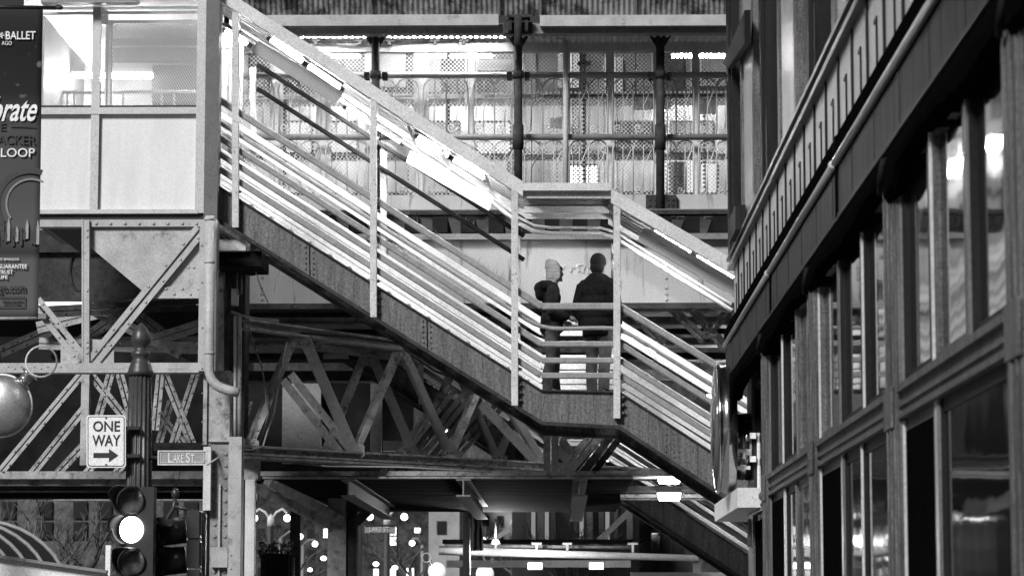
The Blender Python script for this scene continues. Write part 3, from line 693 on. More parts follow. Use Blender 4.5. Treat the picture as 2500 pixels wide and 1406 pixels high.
# scrollwork: two rows of arches and volutes
def scroll(x0, x1, y0, y1, Y, mb, r=.011):
    c = (x0 + x1) / 2; h = (x1 - x0) / 2
    arch = [(x0, y1)] + [(c - h * math.cos(t), y0 + h - h * math.sin(t)) for t in [math.pi * k / 8 for k in range(9)]] + [(x1, y1)]
    mb.tube([W(px, py, Y) for px, py in arch], r, 5)
    sp = [(x0 + h * .5 + h * .5 * (1 - t / 9) * math.cos(t * 1.1), y1 - h * .6 + h * .55 * (1 - t / 9) * math.sin(t * 1.1)) for t in range(9)]
    mb.tube([W(px, py, Y) for px, py in sp], r, 5)
    mb.tube([W(x0 + h * .9, y1 - h * .5, Y), W(c, (y0 + y1) / 2, Y), W(x1 - h * .2, y0 + h * .9, Y)], r * .8, 5)
    mb.tube([W(c, y0, Y), W(c, y1, Y)], r * .7, 4)
for y0, y1 in ((192, 328), (343, 478)):
    for i in range(len(PX) - 1):
        mb = MB(); a = PX[i] + 6; b = PX[i + 1] - 6; m_ = (a + b) / 2
        scroll(a, m_, y0, y1, YW - .18, mb); scroll(m_, b, y0, y1, YW - .18, mb); mb.build("scrollwork", STEEL_L, ws)
eb = thing("platform_edge_beam", "pale riveted edge beam under the platform windscreen", "beam", W(1250, 515, 42.3))
MB().pbox(540, 478, 1930, 513, 42.3, .1).build("web", GIRD, eb)
f = MB(); f.pbox(1577, 476, 1652, 524, 42.2, .09); f.build("splice_plate", STEEL_D, eb); 
f = MB()
for i in range(3):
    for px in (1588, 1600, 1632, 1644): f.rivet(W(px, 488 + i * 13, 42.2), .022)
f.build("rivet_row", STEEL_D, eb); MB().pbox(540, 513, 1930, 519, 42.1, .4).build("flange", STEEL_M, eb)
rnd = random.Random(8)
for i in range(22):
    px = 620 + i * 55 + rnd.uniform(-15, 15); b = MB().pbox(px, 520, px + rnd.uniform(15, 38), 530, 43.5, .3)
    solo(b, "deck_block", WHITE if i % 3 else STEEL, "pale block in the slot below the platform edge beam", "block", "pale blocks below the platform edge")
for i, px in enumerate((917, 1265, 1612)):
    r = thing("canopy_column", ["dark canopy column behind the upper flight", "dark canopy column rising behind the landing roof's left corner", "dark canopy column behind the lower flight, nearest the brown building"][i], "column", W(px, 480, 42.3), "dark platform canopy columns")
    MB().tube([W(px, 60, 42.2), W(px, 540, 42.2)], .066, 14).build("shaft", STEEL_D, r)
    f = MB()
    for y, h in ((183, 9), (335, 30), (75, 6)): f.tube([W(px, y - h, 42.2), W(px, y + h, 42.2)], .086, 14)
    f.build("collar", STEEL_D, r)
    f = MB()
    for s_ in (-1, 1): f.prism([W(px + s_ * 8, 82, 42.25), W(px + s_ * 30, 82, 42.25), W(px + s_ * 8, 118, 42.25)], (0, .04, 0)); f.pbox(px + s_ * 22 - 6, 176, px + s_ * 22 + 6, 192, 42.3, .2)
    f.build("bracket", STEEL_D, r)
# canopy
cn = thing("platform_canopy", "corrugated platform canopy with long grey gutter beam", "canopy", W(1250, 60, 41.6))
for x0, x1 in ((560, 1217), (1318, 1930)): MB().pbox(x0, 38, x1, 62, 41.4, .12).build("gutter", STEEL, cn)
MB().pbox(540, 63, 1930, 80, 41.55, .2).build("beam", STEEL_M, cn)
f = MB(); f.pbox(1236, 36, 1294, 42, 41.3, .3); f.pbox(1230, 55, 1300, 82, 41.5, .1)
for s_ in (-1, 1): f.pbox(1265 + s_ * 20 - 4, 42, 1265 + s_ * 20 + 4, 75, 41.35, .2)
f.tube([W(1265, 42, 41.3), W(1265, 110, 41.3)], .062, 12); f.build("bracket", STEEL_D, cn)
def corr(mb, p0, p1, p2, p3, n, amp, nrm):   # corrugated sheet between edges p0-p1 and p3-p2
    vs = []
    for k in range(n * 4 + 1):
        t = k / (n * 4); o = V(nrm) * amp * math.sin(t * n * 2 * math.pi); vs += [p0.lerp(p1, t) + o, p3.lerp(p2, t) + o]
    mb.add(vs, [(2 * k, 2 * k + 2, 2 * k + 3, 2 * k + 1) for k in range(n * 4)], True); return mb
CORR = mat("corrugated_sooty", .3, .6, dirt=.62, scale=2, var=.3, dscale=3); CORRL = mat("corrugated_pale", .75, .5, var=.1)
a, b = W(540, 39, 41.5), W(1930, 39, 41.5); up = V((0, -.75, 1.35))
corr(MB(), a, b, b + up, a + up, 108, .022, (0, -.5, -.8)).build("roof_sheet", CORR, cn)
f = MB()
for px in (905, 1217, 1318, 1550): q = W(px, 39, 41.45); f.bar(q, q + up, .04, .03)
f.build("roof_rib", STEEL_M, cn)
a, b = W(540, 84, 41.7), W(1930, 84, 41.7); bk = V((0, 3.2, .45))
corr(MB(), a, b, b + bk, a + bk, 90, .022, (0, 0, 1)).build("soffit_sheet", CORRL, cn)
a, b = W(540, 86, 43.4), W(1930, 86, 43.4)
corr(MB(), a, b, b - ZZ * .3, a - ZZ * .3, 80, .022, (0, 1, 0)).build("back_sheet", CORRL, cn)
for i, (x0, x1) in enumerate(((640, 895), (935, 1235), (700, 880), (1040, 1200), (1640, 1770))):
    y = 88 if i < 2 else 138; Y = 42.35 if i < 2 else 45.0
    r = thing("platform_light", ["long tube light under the canopy left of the first canopy column", "long tube light under the canopy between the first two columns", "tube light inside the platform behind the upper flight", "tube light inside the platform above the mesh, centre", "tube light inside the platform nearest the brown building"][i], "light", W((x0 + x1) / 2, y, Y), "tube lights along the platform")
    MB().tube([W(x0, y, Y), W(x1, y, Y)], .03, 8).build("tube", TUBE2, r); MB().pbox(x0, y - 9, x1, y - 5, Y, .12).build("batten", WHITE, r)
mb = MB()
for px in (770, 878, 950, 1062, 1132): mb.pbox(px - 3, 92, px + 3, 100, 42.5, .04); mb.pbox(px - 11, 98, px + 11, 102, 42.5, .04); mb.pbox(px - 4, 102, px + 4, 109, 42.5, .04)
mb.tube([W(735, 95, 42.5), W(850, 100, 42.5), W(1010, 96, 42.5), W(1180, 92, 42.5), W(1240, 90, 42.5)], .012, 5)
solo(mb, "conduit_run", STEEL_D, "thin dark conduit with hangers below the canopy beam", "conduit")
mb = MB(); mb.tube([W(1292, 92, 42.4), W(1360, 90, 42.4), W(1376, 95, 42.4), W(1381, 108, 42.4), W(1381, 180, 42.4)], .03, 8); mb.tube([W(1381, 100, 42.4), W(1381, 480, 42.4)], .045, 8)
solo(mb, "bent_pipe", STEEL_L, "pale bent pipe dropping beside the middle canopy column", "pipe")

# ================================================================ train and the far platform behind the windscreen
tn = thing("train_car", "lit train car standing at the platform behind the mesh", "train", W(1250, 480, 47.5))
f = MB(); f.pbox(500, 262, 2000, 520, 47.5, 2.8); f.build("body", mat("train_aluminium", .5, .3, metal=.3, var=.75, scale=.9), tn)
f = MB(); a, b = W(500, 262, 47.55), W(2000, 262, 47.55); f.prism([a, a + V((0, .5, .35)), a + V((0, 2.3, .35)), a + V((0, 2.75, 0))], (b.x - a.x, 0, 0)); f.build("roof", STEEL_M, tn)
f = MB(); f.pbox(500, 380, 2000, 386, 47.46, .05); f.pbox(500, 470, 2000, 478, 47.46, .05); f.build("trim", STEEL_D, tn)
rnd = random.Random(4)
LIT = [emit("car_window_dim", .06, .2), emit("car_window_lit", .5, .3), emit("car_window_bright", 1.6)]
def rrect(x0, y0, x1, y1, r, Y, n=4):
    out = []
    for cx, cy, a0 in ((x1 - r, y0 + r, 0), (x0 + r, y0 + r, 90), (x0 + r, y1 - r, 180), (x1 - r, y1 - r, 270)):
        out += [W(cx + r * math.cos(rad(a0 + 90 * k / n)), cy - r * math.sin(rad(a0 + 90 * k / n)), Y) for k in range(n + 1)]
    return out
DARKG = glassmat("train_glass", 0, .03)
for i, (x0, x1, y0, y1, k) in enumerate(((680, 760, 300, 372, 1), (780, 870, 300, 372, 1), (1045, 1120, 300, 375, 0), (1160, 1245, 300, 375, 1), (1392, 1458, 405, 470, 2), (1622, 1692, 392, 470, 1), (1712, 1750, 400, 470, 1), (1500, 1590, 300, 372, 3), (1640, 1740, 300, 372, 0))):
    f = MB(); f.prism(rrect(x0 - 5, y0 - 5, x1 + 5, y1 + 5, 5, 47.47), (0, .03, 0)); fo = f.build("window", STEEL_D, tn)
    MB().prism(rrect(x0, y0, x1, y1, 3, 47.455), (0, .012, 0)).build("pane", LIT[k] if k < 3 else DARKG, fo)
fp = thing("far_platform_wall", "dim far platform wall above the train roof", "wall", W(1250, 260, 52))
f = MB(); f.pbox(400, 60, 2100, 560, 52, .2); f.build("wall", mat("far_wall", .12, .8, var=.9, scale=.9), fp)
rnd = random.Random(9)
for i in range(12):
    x = 560 + i * 115 + rnd.uniform(-20, 20); MB().pbox(x, rnd.uniform(100, 150), x + rnd.uniform(40, 90), rnd.uniform(205, 250), 51.9, .08).build("poster_board", (STEEL, STEEL_D, STEEL_M, STEEL_L)[i % 4], fp)

# odds and ends standing on the platform behind the mesh
rnd = random.Random(21)
for i in range(13):
    px = 610 + i * 92 + rnd.uniform(-25, 25); Y = rnd.uniform(43.6, 45.5); wd = rnd.uniform(18, 60); y0 = rnd.uniform(200, 380)
    kind = i % 4; m_ = (STEEL_D, STEEL_L, STEEL_M, WHITE)[(i * 3 + 1) % 4]
    r = thing(("notice_board", "platform_post", "hanging_notice", "litter_cabinet")[kind], "%s blurred behind the mesh, number %s along the platform from the left" % (("notice board", "platform post", "sign panel", "cabinet")[kind], "one two three four five six seven eight nine ten eleven twelve thirteen".split()[i]), ("board", "post", "sign", "cabinet")[kind], W(px, 478, Y))
    if kind == 0: MB().pbox(px, y0, px + wd, y0 + wd * .8, Y, .05).build("sheet", m_, r); MB().pbox(px + wd * .45, y0 + wd * .8, px + wd * .55, 490, Y, .05).build("leg", STEEL_M, r)
    elif kind == 1: MB().pbox(px, 130, px + 9, 490, Y, .1).build("shaft", m_, r); MB().pbox(px - 12, 150, px + 20, 158, Y, .1).build("bracket", m_, r)
    elif kind == 2: MB().pbox(px, y0 - 120, px + wd * 1.6, y0 - 120 + 26, Y, .06).build("sheet", m_, r); MB().tube([W(px + 8, 100, Y), W(px + 8, y0 - 120, Y)], .015, 5).build("hanger", STEEL_M, r)
    else: MB().pbox(px, 395, px + wd, 490, Y, .4).build("box", m_, r); MB().pbox(px + 3, 400, px + wd - 3, 430, Y - .02, .02).build("panel", STEEL, r)

for i, (pts, Y) in enumerate((((( 600, 772), (720, 812), (860, 822), (990, 842)), 36.8), (((606, 800), (640, 900), (655, 1010), (630, 1090)), 36.3), (((985, 850), (1060, 905), (1160, 940), (1300, 1040)), 37.4), (((640, 1120), (800, 1138), (980, 1140), (1200, 1152)), 36.9))):
    solo(MB().tube([W(px, py, Y) for px, py in pts], .014, 5), "loose_cable", STEEL_M if i % 2 else STEEL_D, ("cable sagging along the top chord of the street truss", "cable hanging down beside the pipe clad column", "cable following the stair underside above the raking struts", "cable slung under the bottom chord of the street truss")[i], "cable", "cables slung about the street truss")
# ================================================================ ornate lamp post with signs and signals
YP = 32.0
s_ = 1 / S(YP)
p0 = W(343, 910, YP); lp = thing("ornate_post", "black fluted cast iron post with acorn finial behind the one way sign", "post", V((p0.x, YP, 0)))
IRON = mat("cast_iron_paint", .045, .38, var=.3, scale=12, bump=.1)
def zz(py): return W(343, py, YP).z
f = MB(); f.lathe([(.16, 0), (.155, zz(1210)), (.135, zz(915))], (p0.x, YP, 0), ZZ, 96, 16, .16); f.build("shaft", IRON, lp)
pr = [(30, 918), (33, 910), (30, 904), (27, 893), (22, 882), (18, 874), (23, 868), (24, 862), (16, 856), (15, 846), (24, 838), (25, 828), (21, 812), (12, 798), (4, 790), (.5, 788)]
f = MB(); f.lathe([(r * s_, zz(y)) for r, y in pr], (p0.x, YP, 0), ZZ, 24); f.build("finial", IRON, lp)
SIGNW = mat("sign_white", .8, .4, var=.04); SIGNK = mat("sign_black", .015, .5)
def rounded_plate(mb, x0, y0, x1, y1, r, Y, d):
    out = []
    for cx, cy, a0 in ((x1 - r, y0 + r, 0), (x0 + r, y0 + r, 90), (x0 + r, y1 - r, 180), (x1 - r, y1 - r, 270)):
        out += [W(cx + r * math.cos(rad(a0 + 15 * k)), cy - r * math.sin(rad(a0 + 15 * k)), Y) for k in range(7)]
    return mb.prism(out, (0, d, 0))
YS = 31.75
ow = thing("one_way_sign", "white one way sign with black arrow pointing right", "sign", W(259, 1141, YS))
rounded_plate(MB(), 211, 1013, 307, 1141, 8, YS, .008).build("plate", SIGNW, ow)
rounded_plate(MB(), 214, 1016, 304, 1138, 7, YS - .003, .002).build("border_line", SIGNK, ow)
rounded_plate(MB(), 216, 1018, 302, 1136, 6, YS - .006, .002).build("face", SIGNW, ow)
write("ONE", 227, 1027, 293, 1053, YS - .01, SIGNK, ow, bold=.012); write("WAY", 225, 1061, 294, 1088, YS - .01, SIGNK, ow, bold=.012)
MB().prism([W(px, py, YS - .008) for px, py in ((228, 1105), (266, 1105), (266, 1095), (289, 1111), (266, 1127), (266, 1117), (228, 1117))], (0, -.003, 0)).build("arrow", SIGNK, ow)
f = MB(); f.rivet(W(259, 1020, YS - .006), .015); f.rivet(W(259, 1134, YS - .006), .015); f.build("bolt", BOLT, ow)
f = MB(); f.pbox(290, 1040, 340, 1048, YS + .02, .08); f.pbox(290, 1108, 340, 1116, YS + .02, .08); f.build("bracket", BLACK, ow)
ls = thing("street_name_sign", "long Lake St. name sign with raised border beside the riveted column", "sign", W(445, 1136, YS))
PL = mat("sign_grey", .3, .45, var=.15, scale=8)
f = MB(); f.pbox(385, 1099, 505, 1135, YS, .02); f.build("plate", PL, ls)
f = MB()
for q in ((385, 1099, 505, 1102), (385, 1132, 505, 1135), (385, 1102, 388, 1132), (502, 1102, 505, 1132)): f.pbox(*q, YS - .012, .012)
for q in ((391, 1104.5, 499, 1106), (391, 1128, 499, 1129.5), (391, 1106, 392.5, 1128), (497.5, 1106, 499, 1128)): f.pbox(*q, YS - .008, .008)
f.build("border_line", STEEL_L, ls)
write("L", 411, 1105, 422, 1128, YS - .004, SIGNW, ls); write("AKE", 423, 1109, 448, 1128, YS - .004, SIGNW, ls); write("S", 454, 1105, 464, 1128, YS - .004, SIGNW, ls); write("T.", 465, 1109, 478, 1128, YS - .004, SIGNW, ls)
f = MB(); f.tube([W(365, 1117, YP), W(388, 1117, YS + .02)], .02, 8); f.build("bracket", BLACK, ls)

SIGB = mat("signal_housing", .028, .4, var=.2); LENSD = mat("signal_lens_dark", .12, .15, var=.4, scale=20)
sg = thing("traffic_signal", "traffic signal facing the street with its middle lens glowing white", "traffic signal", W(322, 1400, 31.4), "traffic signals on the ornate post")
f = MB(); f.pbox(285, 1188, 372, 1440, 31.45, .22); f.build("housing", SIGB, sg)
dirv = V((-.34, -1, -.03)).normalized()
for k, (px, py) in enumerate(((320, 1222), (318, 1292), (322, 1372))):
    c = W(px, py, 31.43); r = 33 / S(31.43)
    ax = V((-.2, -1, 0)).normalized()
    f = MB(); f.lathe([(.001, .03), (r * .6, .022), (r * .9, .0), (r, -.02)], c, ax, 24); f.build("lens", emit("signal_glow", 4) if k == 1 else LENSD, sg)
    # cut-away visor
    u = XX.copy(); vs = []; n = 22
    for j in range(n + 1):
        th = rad(62 + 190 * j / n); rr = r * 1.08; e = c + V((math.cos(th) * rr, 0, math.sin(th) * rr)); L = .3 * (.35 + .65 * max(0, math.sin(th * .97 + .1)) ** .6)
        vs += [e, e + dirv * L, e + dirv * L + V((math.cos(th), 0, math.sin(th))) * .008, e + V((math.cos(th), 0, math.sin(th))) * .008]
    fs = [(4 * j + a, 4 * j + (a + 1) % 4, 4 * j + 4 + (a + 1) % 4, 4 * j + 4 + a) for j in range(n) for a in range(4)]
    MB().add(vs, fs, True).build("visor", SIGB, sg)
f = MB(); f.pbox(365, 1270, 380, 1276, 31.6, .3); f.pbox(365, 1360, 380, 1366, 31.6, .3); f.build("bracket", BLACK, sg)
s2 = thing("traffic_signal", "dark traffic signal seen from the side between the post and the riveted column", "traffic signal", W(440, 1400, 32.2), "traffic signals on the ornate post")
for y in (1244, 1317, 1390):
    f = MB(); f.pbox(456, y, 486, y + 68, 32.1, .3); f.pbox(486, y + 6, 492, y + 62, 32.13, .24); f.lathe([(.12, 0), (.11, .03), (.05, .045)], W(492, y + 34, 32.25), XX, 16); f.build("housing", SIGB, s2)
MB().pbox(494, 1250, 500, 1440, 32.2, .1).build("mounting_bar", BLACK, s2)
for k, y in enumerate((1292, 1365, 1438)):
    f = MB(); c = W(455, y, 32.27); r = 33 / S(32.2)
    f.lathe([(r, 0), (r * 1.02, .3), (r * .97, .3), (r * .95, .05), (.001, .04)], c, V((-1, -.06, -.1)), 22); f.build("visor", SIGB, s2)
f = MB(); f.tube([W(440, 1150, 32.2), W(428, 1190, 32.2)], .008, 5); f.ell(W(428, 1205, 32.2), .05, .05, .07); f.tube([W(428, 1212, 32.2), W(424, 1240, 32.2), W(402, 1275, 32.2), W(392, 1320, 32.2)], .03, 7); f.tube([W(425, 1235, 32.2), W(470, 1245, 32.2)], .025, 7)
f.build("bracket", SIGB, s2)
s3 = thing("traffic_signal", "black back of a traffic signal at the right edge of the fluted post", "traffic signal", W(395, 1400, 32.3), "traffic signals on the ornate post")
f = MB(); f.pbox(376, 1262, 398, 1440, 32.35, .3); f.build("housing", BLACK, s3)
for y in (1290, 1362): 
    f = MB(); c = W(398, y, 32.5); f.lathe([(.14, 0), (.145, .22), (.135, .22), (.13, .04), (.001, .03)], c, V((1, -.15, -.1)), 20); f.build("visor", SIGB, s3)

# ---------------------------------------------------------------- banner
YB2 = 26.0
bn = thing("street_banner", "tall printed ballet banner hanging at the left edge", "banner", W(0, 778, YB2))
m = bpy.data.materials.new("banner_print"); m.use_nodes = True
n = m.node_tree.nodes; l = m.node_tree.links; b = n["Principled BSDF"]; b.inputs["Roughness"].default_value = .8; b.inputs["Specular IOR Level"].default_value = .05
tc = n.new("ShaderNodeTexCoord"); sp = n.new("ShaderNodeSeparateXYZ"); l.new(tc.outputs["Object"], sp.inputs[0])
rp = n.new("ShaderNodeValToRGB"); mr = n.new("ShaderNodeMapRange"); mr.inputs[2].default_value = 2.95; l.new(sp.outputs[2], mr.inputs[0]); l.new(mr.outputs[0], rp.inputs[0])
cr = rp.color_ramp; cr.elements[0].position = 0; cr.elements[0].color = (.11, .11, .11, 1); cr.elements[1].position = 1; cr.elements[1].color = (.03, .03, .03, 1)
for q, v in ((.19, .1), (.215, .04), (.3, .1), (.4, .085), (.62, .075), (.74, .025), (.9, .018)):
    e = cr.elements.new(q); e.color = (v, v, v, 1)
nz = n.new("ShaderNodeTexVoronoi"); nz.inputs["Scale"].default_value = 7.; l.new(tc.outputs["Object"], nz.inputs[0])
m3 = n.new("ShaderNodeMapRange"); m3.inputs[1].default_value = .12; m3.inputs[2].default_value = .3; m3.inputs[3].default_value = .22; m3.inputs[4].default_value = 0; l.new(nz.outputs["Distance"], m3.inputs[0])
n4 = n.new("ShaderNodeTexNoise"); n4.inputs["Scale"].default_value = 5; l.new(tc.outputs["Object"], n4.inputs[0])
mm = n.new("ShaderNodeMath"); mm.operation = 'MULTIPLY'; l.new(m3.outputs[0], mm.inputs[0])
m5 = n.new("ShaderNodeMapRange"); m5.inputs[1].default_value = .5; m5.inputs[2].default_value = .62; l.new(n4.outputs[0], m5.inputs[0]); l.new(m5.outputs[0], mm.inputs[1])
m6 = n.new("ShaderNodeMapRange"); m6.inputs[1].default_value = .6; m6.inputs[2].default_value = .75; l.new(mr.outputs[0], m6.inputs[0])
m7 = n.new("ShaderNodeMath"); m7.operation = 'MULTIPLY'; l.new(mm.outputs[0], m7.inputs[0]); l.new(m6.outputs[0], m7.inputs[1])
ad = n.new("ShaderNodeMixRGB"); ad.blend_type = 'ADD'; ad.inputs[0].default_value = 1; l.new(rp.outputs[0], ad.inputs[1]); l.new(m7.outputs[0], ad.inputs[2]); l.new(ad.outputs[0], b.inputs["Base Color"])
vs = []; fs = []; NX, NZ = 14, 30; a = W(-125, 18, YB2); c = W(105, 18, YB2); d_ = W(93, 776, YB2)
for i in range(NZ + 1):
    t = i / NZ
    for j in range(NX + 1):
        u = j / NX; x = a.x + (c.x - (c.x - d_.x) * t - a.x) * u; z = a.z + (d_.z - a.z) * t
        vs.append((x, YB2 + .012 * math.sin(u * 5 + t * 4) * math.sin(math.pi * t) , z))
fs = [(i * (NX + 1) + j, i * (NX + 1) + j + 1, (i + 1) * (NX + 1) + j + 1, (i + 1) * (NX + 1) + j) for i in range(NZ) for j in range(NX)]
cl = MB().add(vs, fs, True).build("cloth", m, bn)
so_ = cl.modifiers.new("thickness", 'SOLIDIFY'); so_.thickness = .003
YT2 = YB2 - .025
write("BALLET", 14, 77, 87, 97, YT2, SIGNW, bn, bold=.01); write("AGO", 4, 101, 29, 111, YT2, SIGNW, bn); 
mb = MB()
for k in range(3): mb.bar(W(2 - 8 * math.cos(k * 1.05), 87 - 8 * math.sin(k * 1.05), YT2), W(2 + 8 * math.cos(k * 1.05), 87 + 8 * math.sin(k * 1.05), YT2), .009, .004)
mb.build("star_mark", SIGNW, bn)
write("brate", -22, 236, 92, 297, YT2, SIGNW, bn, shear=.45, bold=.014)
INK = mat("banner_ink", .02, .7); write("E", 1, 302, 16, 320, YT2, INK, bn); write("ACKER", -6, 330, 87, 353, YT2, INK, bn, bold=.006); write("LOOP", 2, 362, 85, 384, YT2, SIGNW, bn, bold=.004)
MB().pbox(26, 309, 86, 311, YT2, .004).build("rule_line", INK, bn)
arch = MB(); AR = mat("banner_arch", .035, .7, var=.4, scale=20)
def ringp(r0, r1, cx, cy, a0, a1, Y, n=28):
    vs = []
    for k in range(n + 1):
        t = rad(a0 + (a1 - a0) * k / n); vs += [W(cx + r0 * math.cos(t), cy - r0 * math.sin(t), Y), W(cx + r1 * math.cos(t), cy - r1 * math.sin(t), Y)]
    return vs, [(2 * k, 2 * k + 1, 2 * k + 3, 2 * k + 2) for k in range(n)]
va, fa = ringp(74, 88, 74, 498, 69, 215, YT2 + .008); arch.add(va, fa); arch.build("arch_print", AR, bn)
arch = MB(); va, fa = ringp(58, 63, 76, 498, 60, 215, YT2 + .008); arch.add(va, fa); arch.build("arch_print", mat("banner_arch_light", .2, .7), bn)
rnd = random.Random(2)
for k in range(14):
    x = -10 + k * 7.6 + rnd.uniform(-3, 3); y = 590 + rnd.uniform(-10, 12); h = rnd.uniform(25, 70)
    pr_ = MB(); pr_.add([W(x - 3, y, YT2 + .006), W(x + 4, y, YT2 + .006), W(x + 5, y - h * .7, YT2 + .006), W(x + 1, y - h, YT2 + .006), W(x - 2, y - h * .7, YT2 + .006)], [(0, 1, 2, 3, 4)])
    pr_.build("figure_print", (AR, mat("banner_figure", .3, .7), AR)[k % 3], bn)
write("RATE SPONSOR", -14, 630, 47, 636, YT2, SIGNW, bn); write("GUARANTEE", -6, 645, 66, 656, YT2, SIGNW, bn, bold=.01); write("TRUST", -4, 659, 32, 669, YT2, SIGNW, bn, bold=.01); write("LIFE", -4, 672, 19, 681, YT2, SIGNW, bn, bold=.01)
write("go.com", -4, 698, 62, 720, YT2, INK, bn, bold=.016)
f = MB()
for q in ((-10, 723, 61, 725), (-10, 748, 61, 750), (59.5, 725, 61, 748)): f.pbox(*q, YT2, .004)
f.build("border_line", INK, bn); write("SPECIAL BARGAIN", 4, 731, 56, 737, YT2, INK, bn); write("FOLD AT HERE", 8, 739, 50, 744, YT2, INK, bn)
MB().tube([W(-160, 15, YB2), W(152, 20, YB2)], .018, 8).build("rod", BLACK, bn); MB().tube([W(-160, 779, YB2), W(90, 777, YB2)], .016, 8).build("rod", STEEL, bn)
MB().ell(W(145, 20, YB2), .04, .03, .025).build("rod_end", BLACK, bn)
a = W(-150, 700, YB2); lp2 = thing("banner_post", "banner post just outside the left edge carrying the ballet banner", "post", V((a.x, YB2, 0))); MB().lathe([(.12, 0), (.09, 8.5)], (a.x, YB2, 0), ZZ, 24).build("shaft", IRON, lp2)

# ---------------------------------------------------------------- holiday ornaments
ORN = mat("ornament_shell", .5, .36, metal=.75, var=.3, scale=5); GOLD = mat("ornament_cap", .55, .22, metal=.8)
def ornament(label, px, py, rp_, Y, tilt, glow, rim=True):
    c = W(px, py, Y); r = rp_ / S(Y); o = thing("holiday_ornament", label, "ornament", c, "round holiday ornaments over the street")
    rot = Matrix.Rotation(math.pi / 2, 3, 'X')
    MB().ell(c, r, r * .45, r, 32).build("ball", glow, o)
    if rim: MB().tube([c + V((r * 1.0 * math.cos(t), 0, r * math.sin(t))) for t in [2 * math.pi * k / 48 for k in range(48)]], r * .045, 8, closed=True).build("rim", WHITE, o)
    d = V((math.sin(tilt), 0, math.cos(tilt)))
    MB().lathe([(r * .27, r * .93), (r * .27, r * 1.02), (r * .19, r * 1.03), (r * .19, r * 1.32), (r * .3, r * 1.33), (r * .3, r * 1.4)], c, d, 24).build("cap", GOLD, o)
    q = c + d * r * 1.92; e = V((d.z, 0, -d.x)); rr = r * .5
    MB().tube([q + (d * math.cos(t) + e * math.sin(t)) * rr for t in [2 * math.pi * k / 36 for k in range(36)]], r * .033, 8, closed=True).build("ring", WHITE, o); return o
ornament("large pale round ornament with ring and bright rim at the left edge", 2, 990, 76, 27.5, rad(42), ORN)
ornament("small far ornament with its ring tilted left, nearest the flagpole", 1067, 1394, 22, 95, rad(-38), emit("ornament_glow", .3), False)
ornament("small far ornament without visible ring just right of the flagpole", 1184, 1400, 22, 95, rad(10), emit("ornament_glow", .3), False)

# ---------------------------------------------------------------- ribbed entrance canopy bottom left
ec = thing("entrance_canopy", "dark barrel canopy with curved ribs at the lower left", "canopy", W(100, 1400, 28))
YE = 28.0; c = W(20, 1470, YE); R0 = 205 / S(YE); f = MB()
vs = []; NA, NL = 20, 10
def ecp(t, u):   # t along the barrel towards the left and away, u around
    ph = math.pi * u; return c + V((-2.3 + t * 1.75 + R0 * math.cos(math.pi - ph) * 1.15, t * 1.1, R0 * math.sin(ph)))
for i in range(2):
    for k in range(NA + 1): vs.append(ecp(i, k / NA))
f.add(vs, [(k, k + 1, NA + 2 + k, NA + 1 + k) for k in range(NA)], True); f.build("shell", mat("canopy_shell", .02, .4), ec)
for j in range(12):
    MB().tube([ecp(j / 11, k / NA) + V((0, -.01, .012)) for k in range(NA + 1)], .022, 6).build("rib", mat("canopy_rib", .3, .45), ec)
f = MB(); f.prism([W(-60, 1352, YE - .9), W(262, 1398, YE - .9), W(262, 1440, YE - .9), W(-60, 1440, YE - .9)], (0, .06, 0)); f.build("sign_band", SIGNW, ec)
MB().bar(W(-60, 1349, YE - .93), W(262, 1395, YE - .93), .03, .1).build("band_trim", STEEL_M, ec)
for px in (-50, 255):
    a = W(px, 1430, YE - .85); MB().box((a.x - .05, YE - .85, 0), (a.x + .05, YE - .7, a.z)).build("post", BLACK, ec)
solo(MB().pbox(258, 1330, 268, 1440, 31, .1), "pale_stake", WHITE, "pale upright strip between the canopy and the lit signal", "post")

# ================================================================ far street
LAMPG = emit("street_lamp_glow", 3.5)
def twin(label, px, py, dx, Y, foot=True):
    a = W(px, py, Y); o = thing("twin_street_lamp", label, "street lamp", V((a.x, Y, 0)), "twin street lamps far down the street")
    MB().lathe([(.16, 0), (.11, a.z - .3), (.14, a.z - .3), (.12, a.z), (.02, a.z + .15)], (a.x, Y, 0), ZZ, 14).build("pole", STEEL_L, o)
    for s_ in (-1, 1):
        e = W(px + s_ * dx, py, Y); MB().tube([a - ZZ * .1, a.lerp(e, .35) + ZZ * .22, a.lerp(e, .7) + ZZ * .33, e + ZZ * .2], .045, 8).build("arm", STEEL_L, o)
        MB().ell(e, .13, .13, .13, 16).build("globe", LAMPG, o)
twin("twin globe street lamp just right of the pale rear post", 661, 1264, 40, 100); twin("twin globe street lamp with a name sign, right of the street column", 945, 1261, 42, 100)
r = thing("street_name_sign", "dim far Lake St. name sign in front of the right twin lamp", "sign", W(928, 1302, 70)); MB().pbox(890, 1280, 965, 1302, 70, .05).build("plate", STEEL_M, r)
f = MB()
for q in ((890, 1280, 965, 1282), (890, 1300, 965, 1302)): f.pbox(*q, 69.95, .05)
f.build("border_line", STEEL_D, r); write("LAKE ST.", 902, 1285, 952, 1297, 69.97, STEEL_L, r); a = W(892, 1291, 70); MB().box((a.x - .3, 70, 0), (a.x - .1, 70.2, a.z + .4)).build("post", BLACK, r)
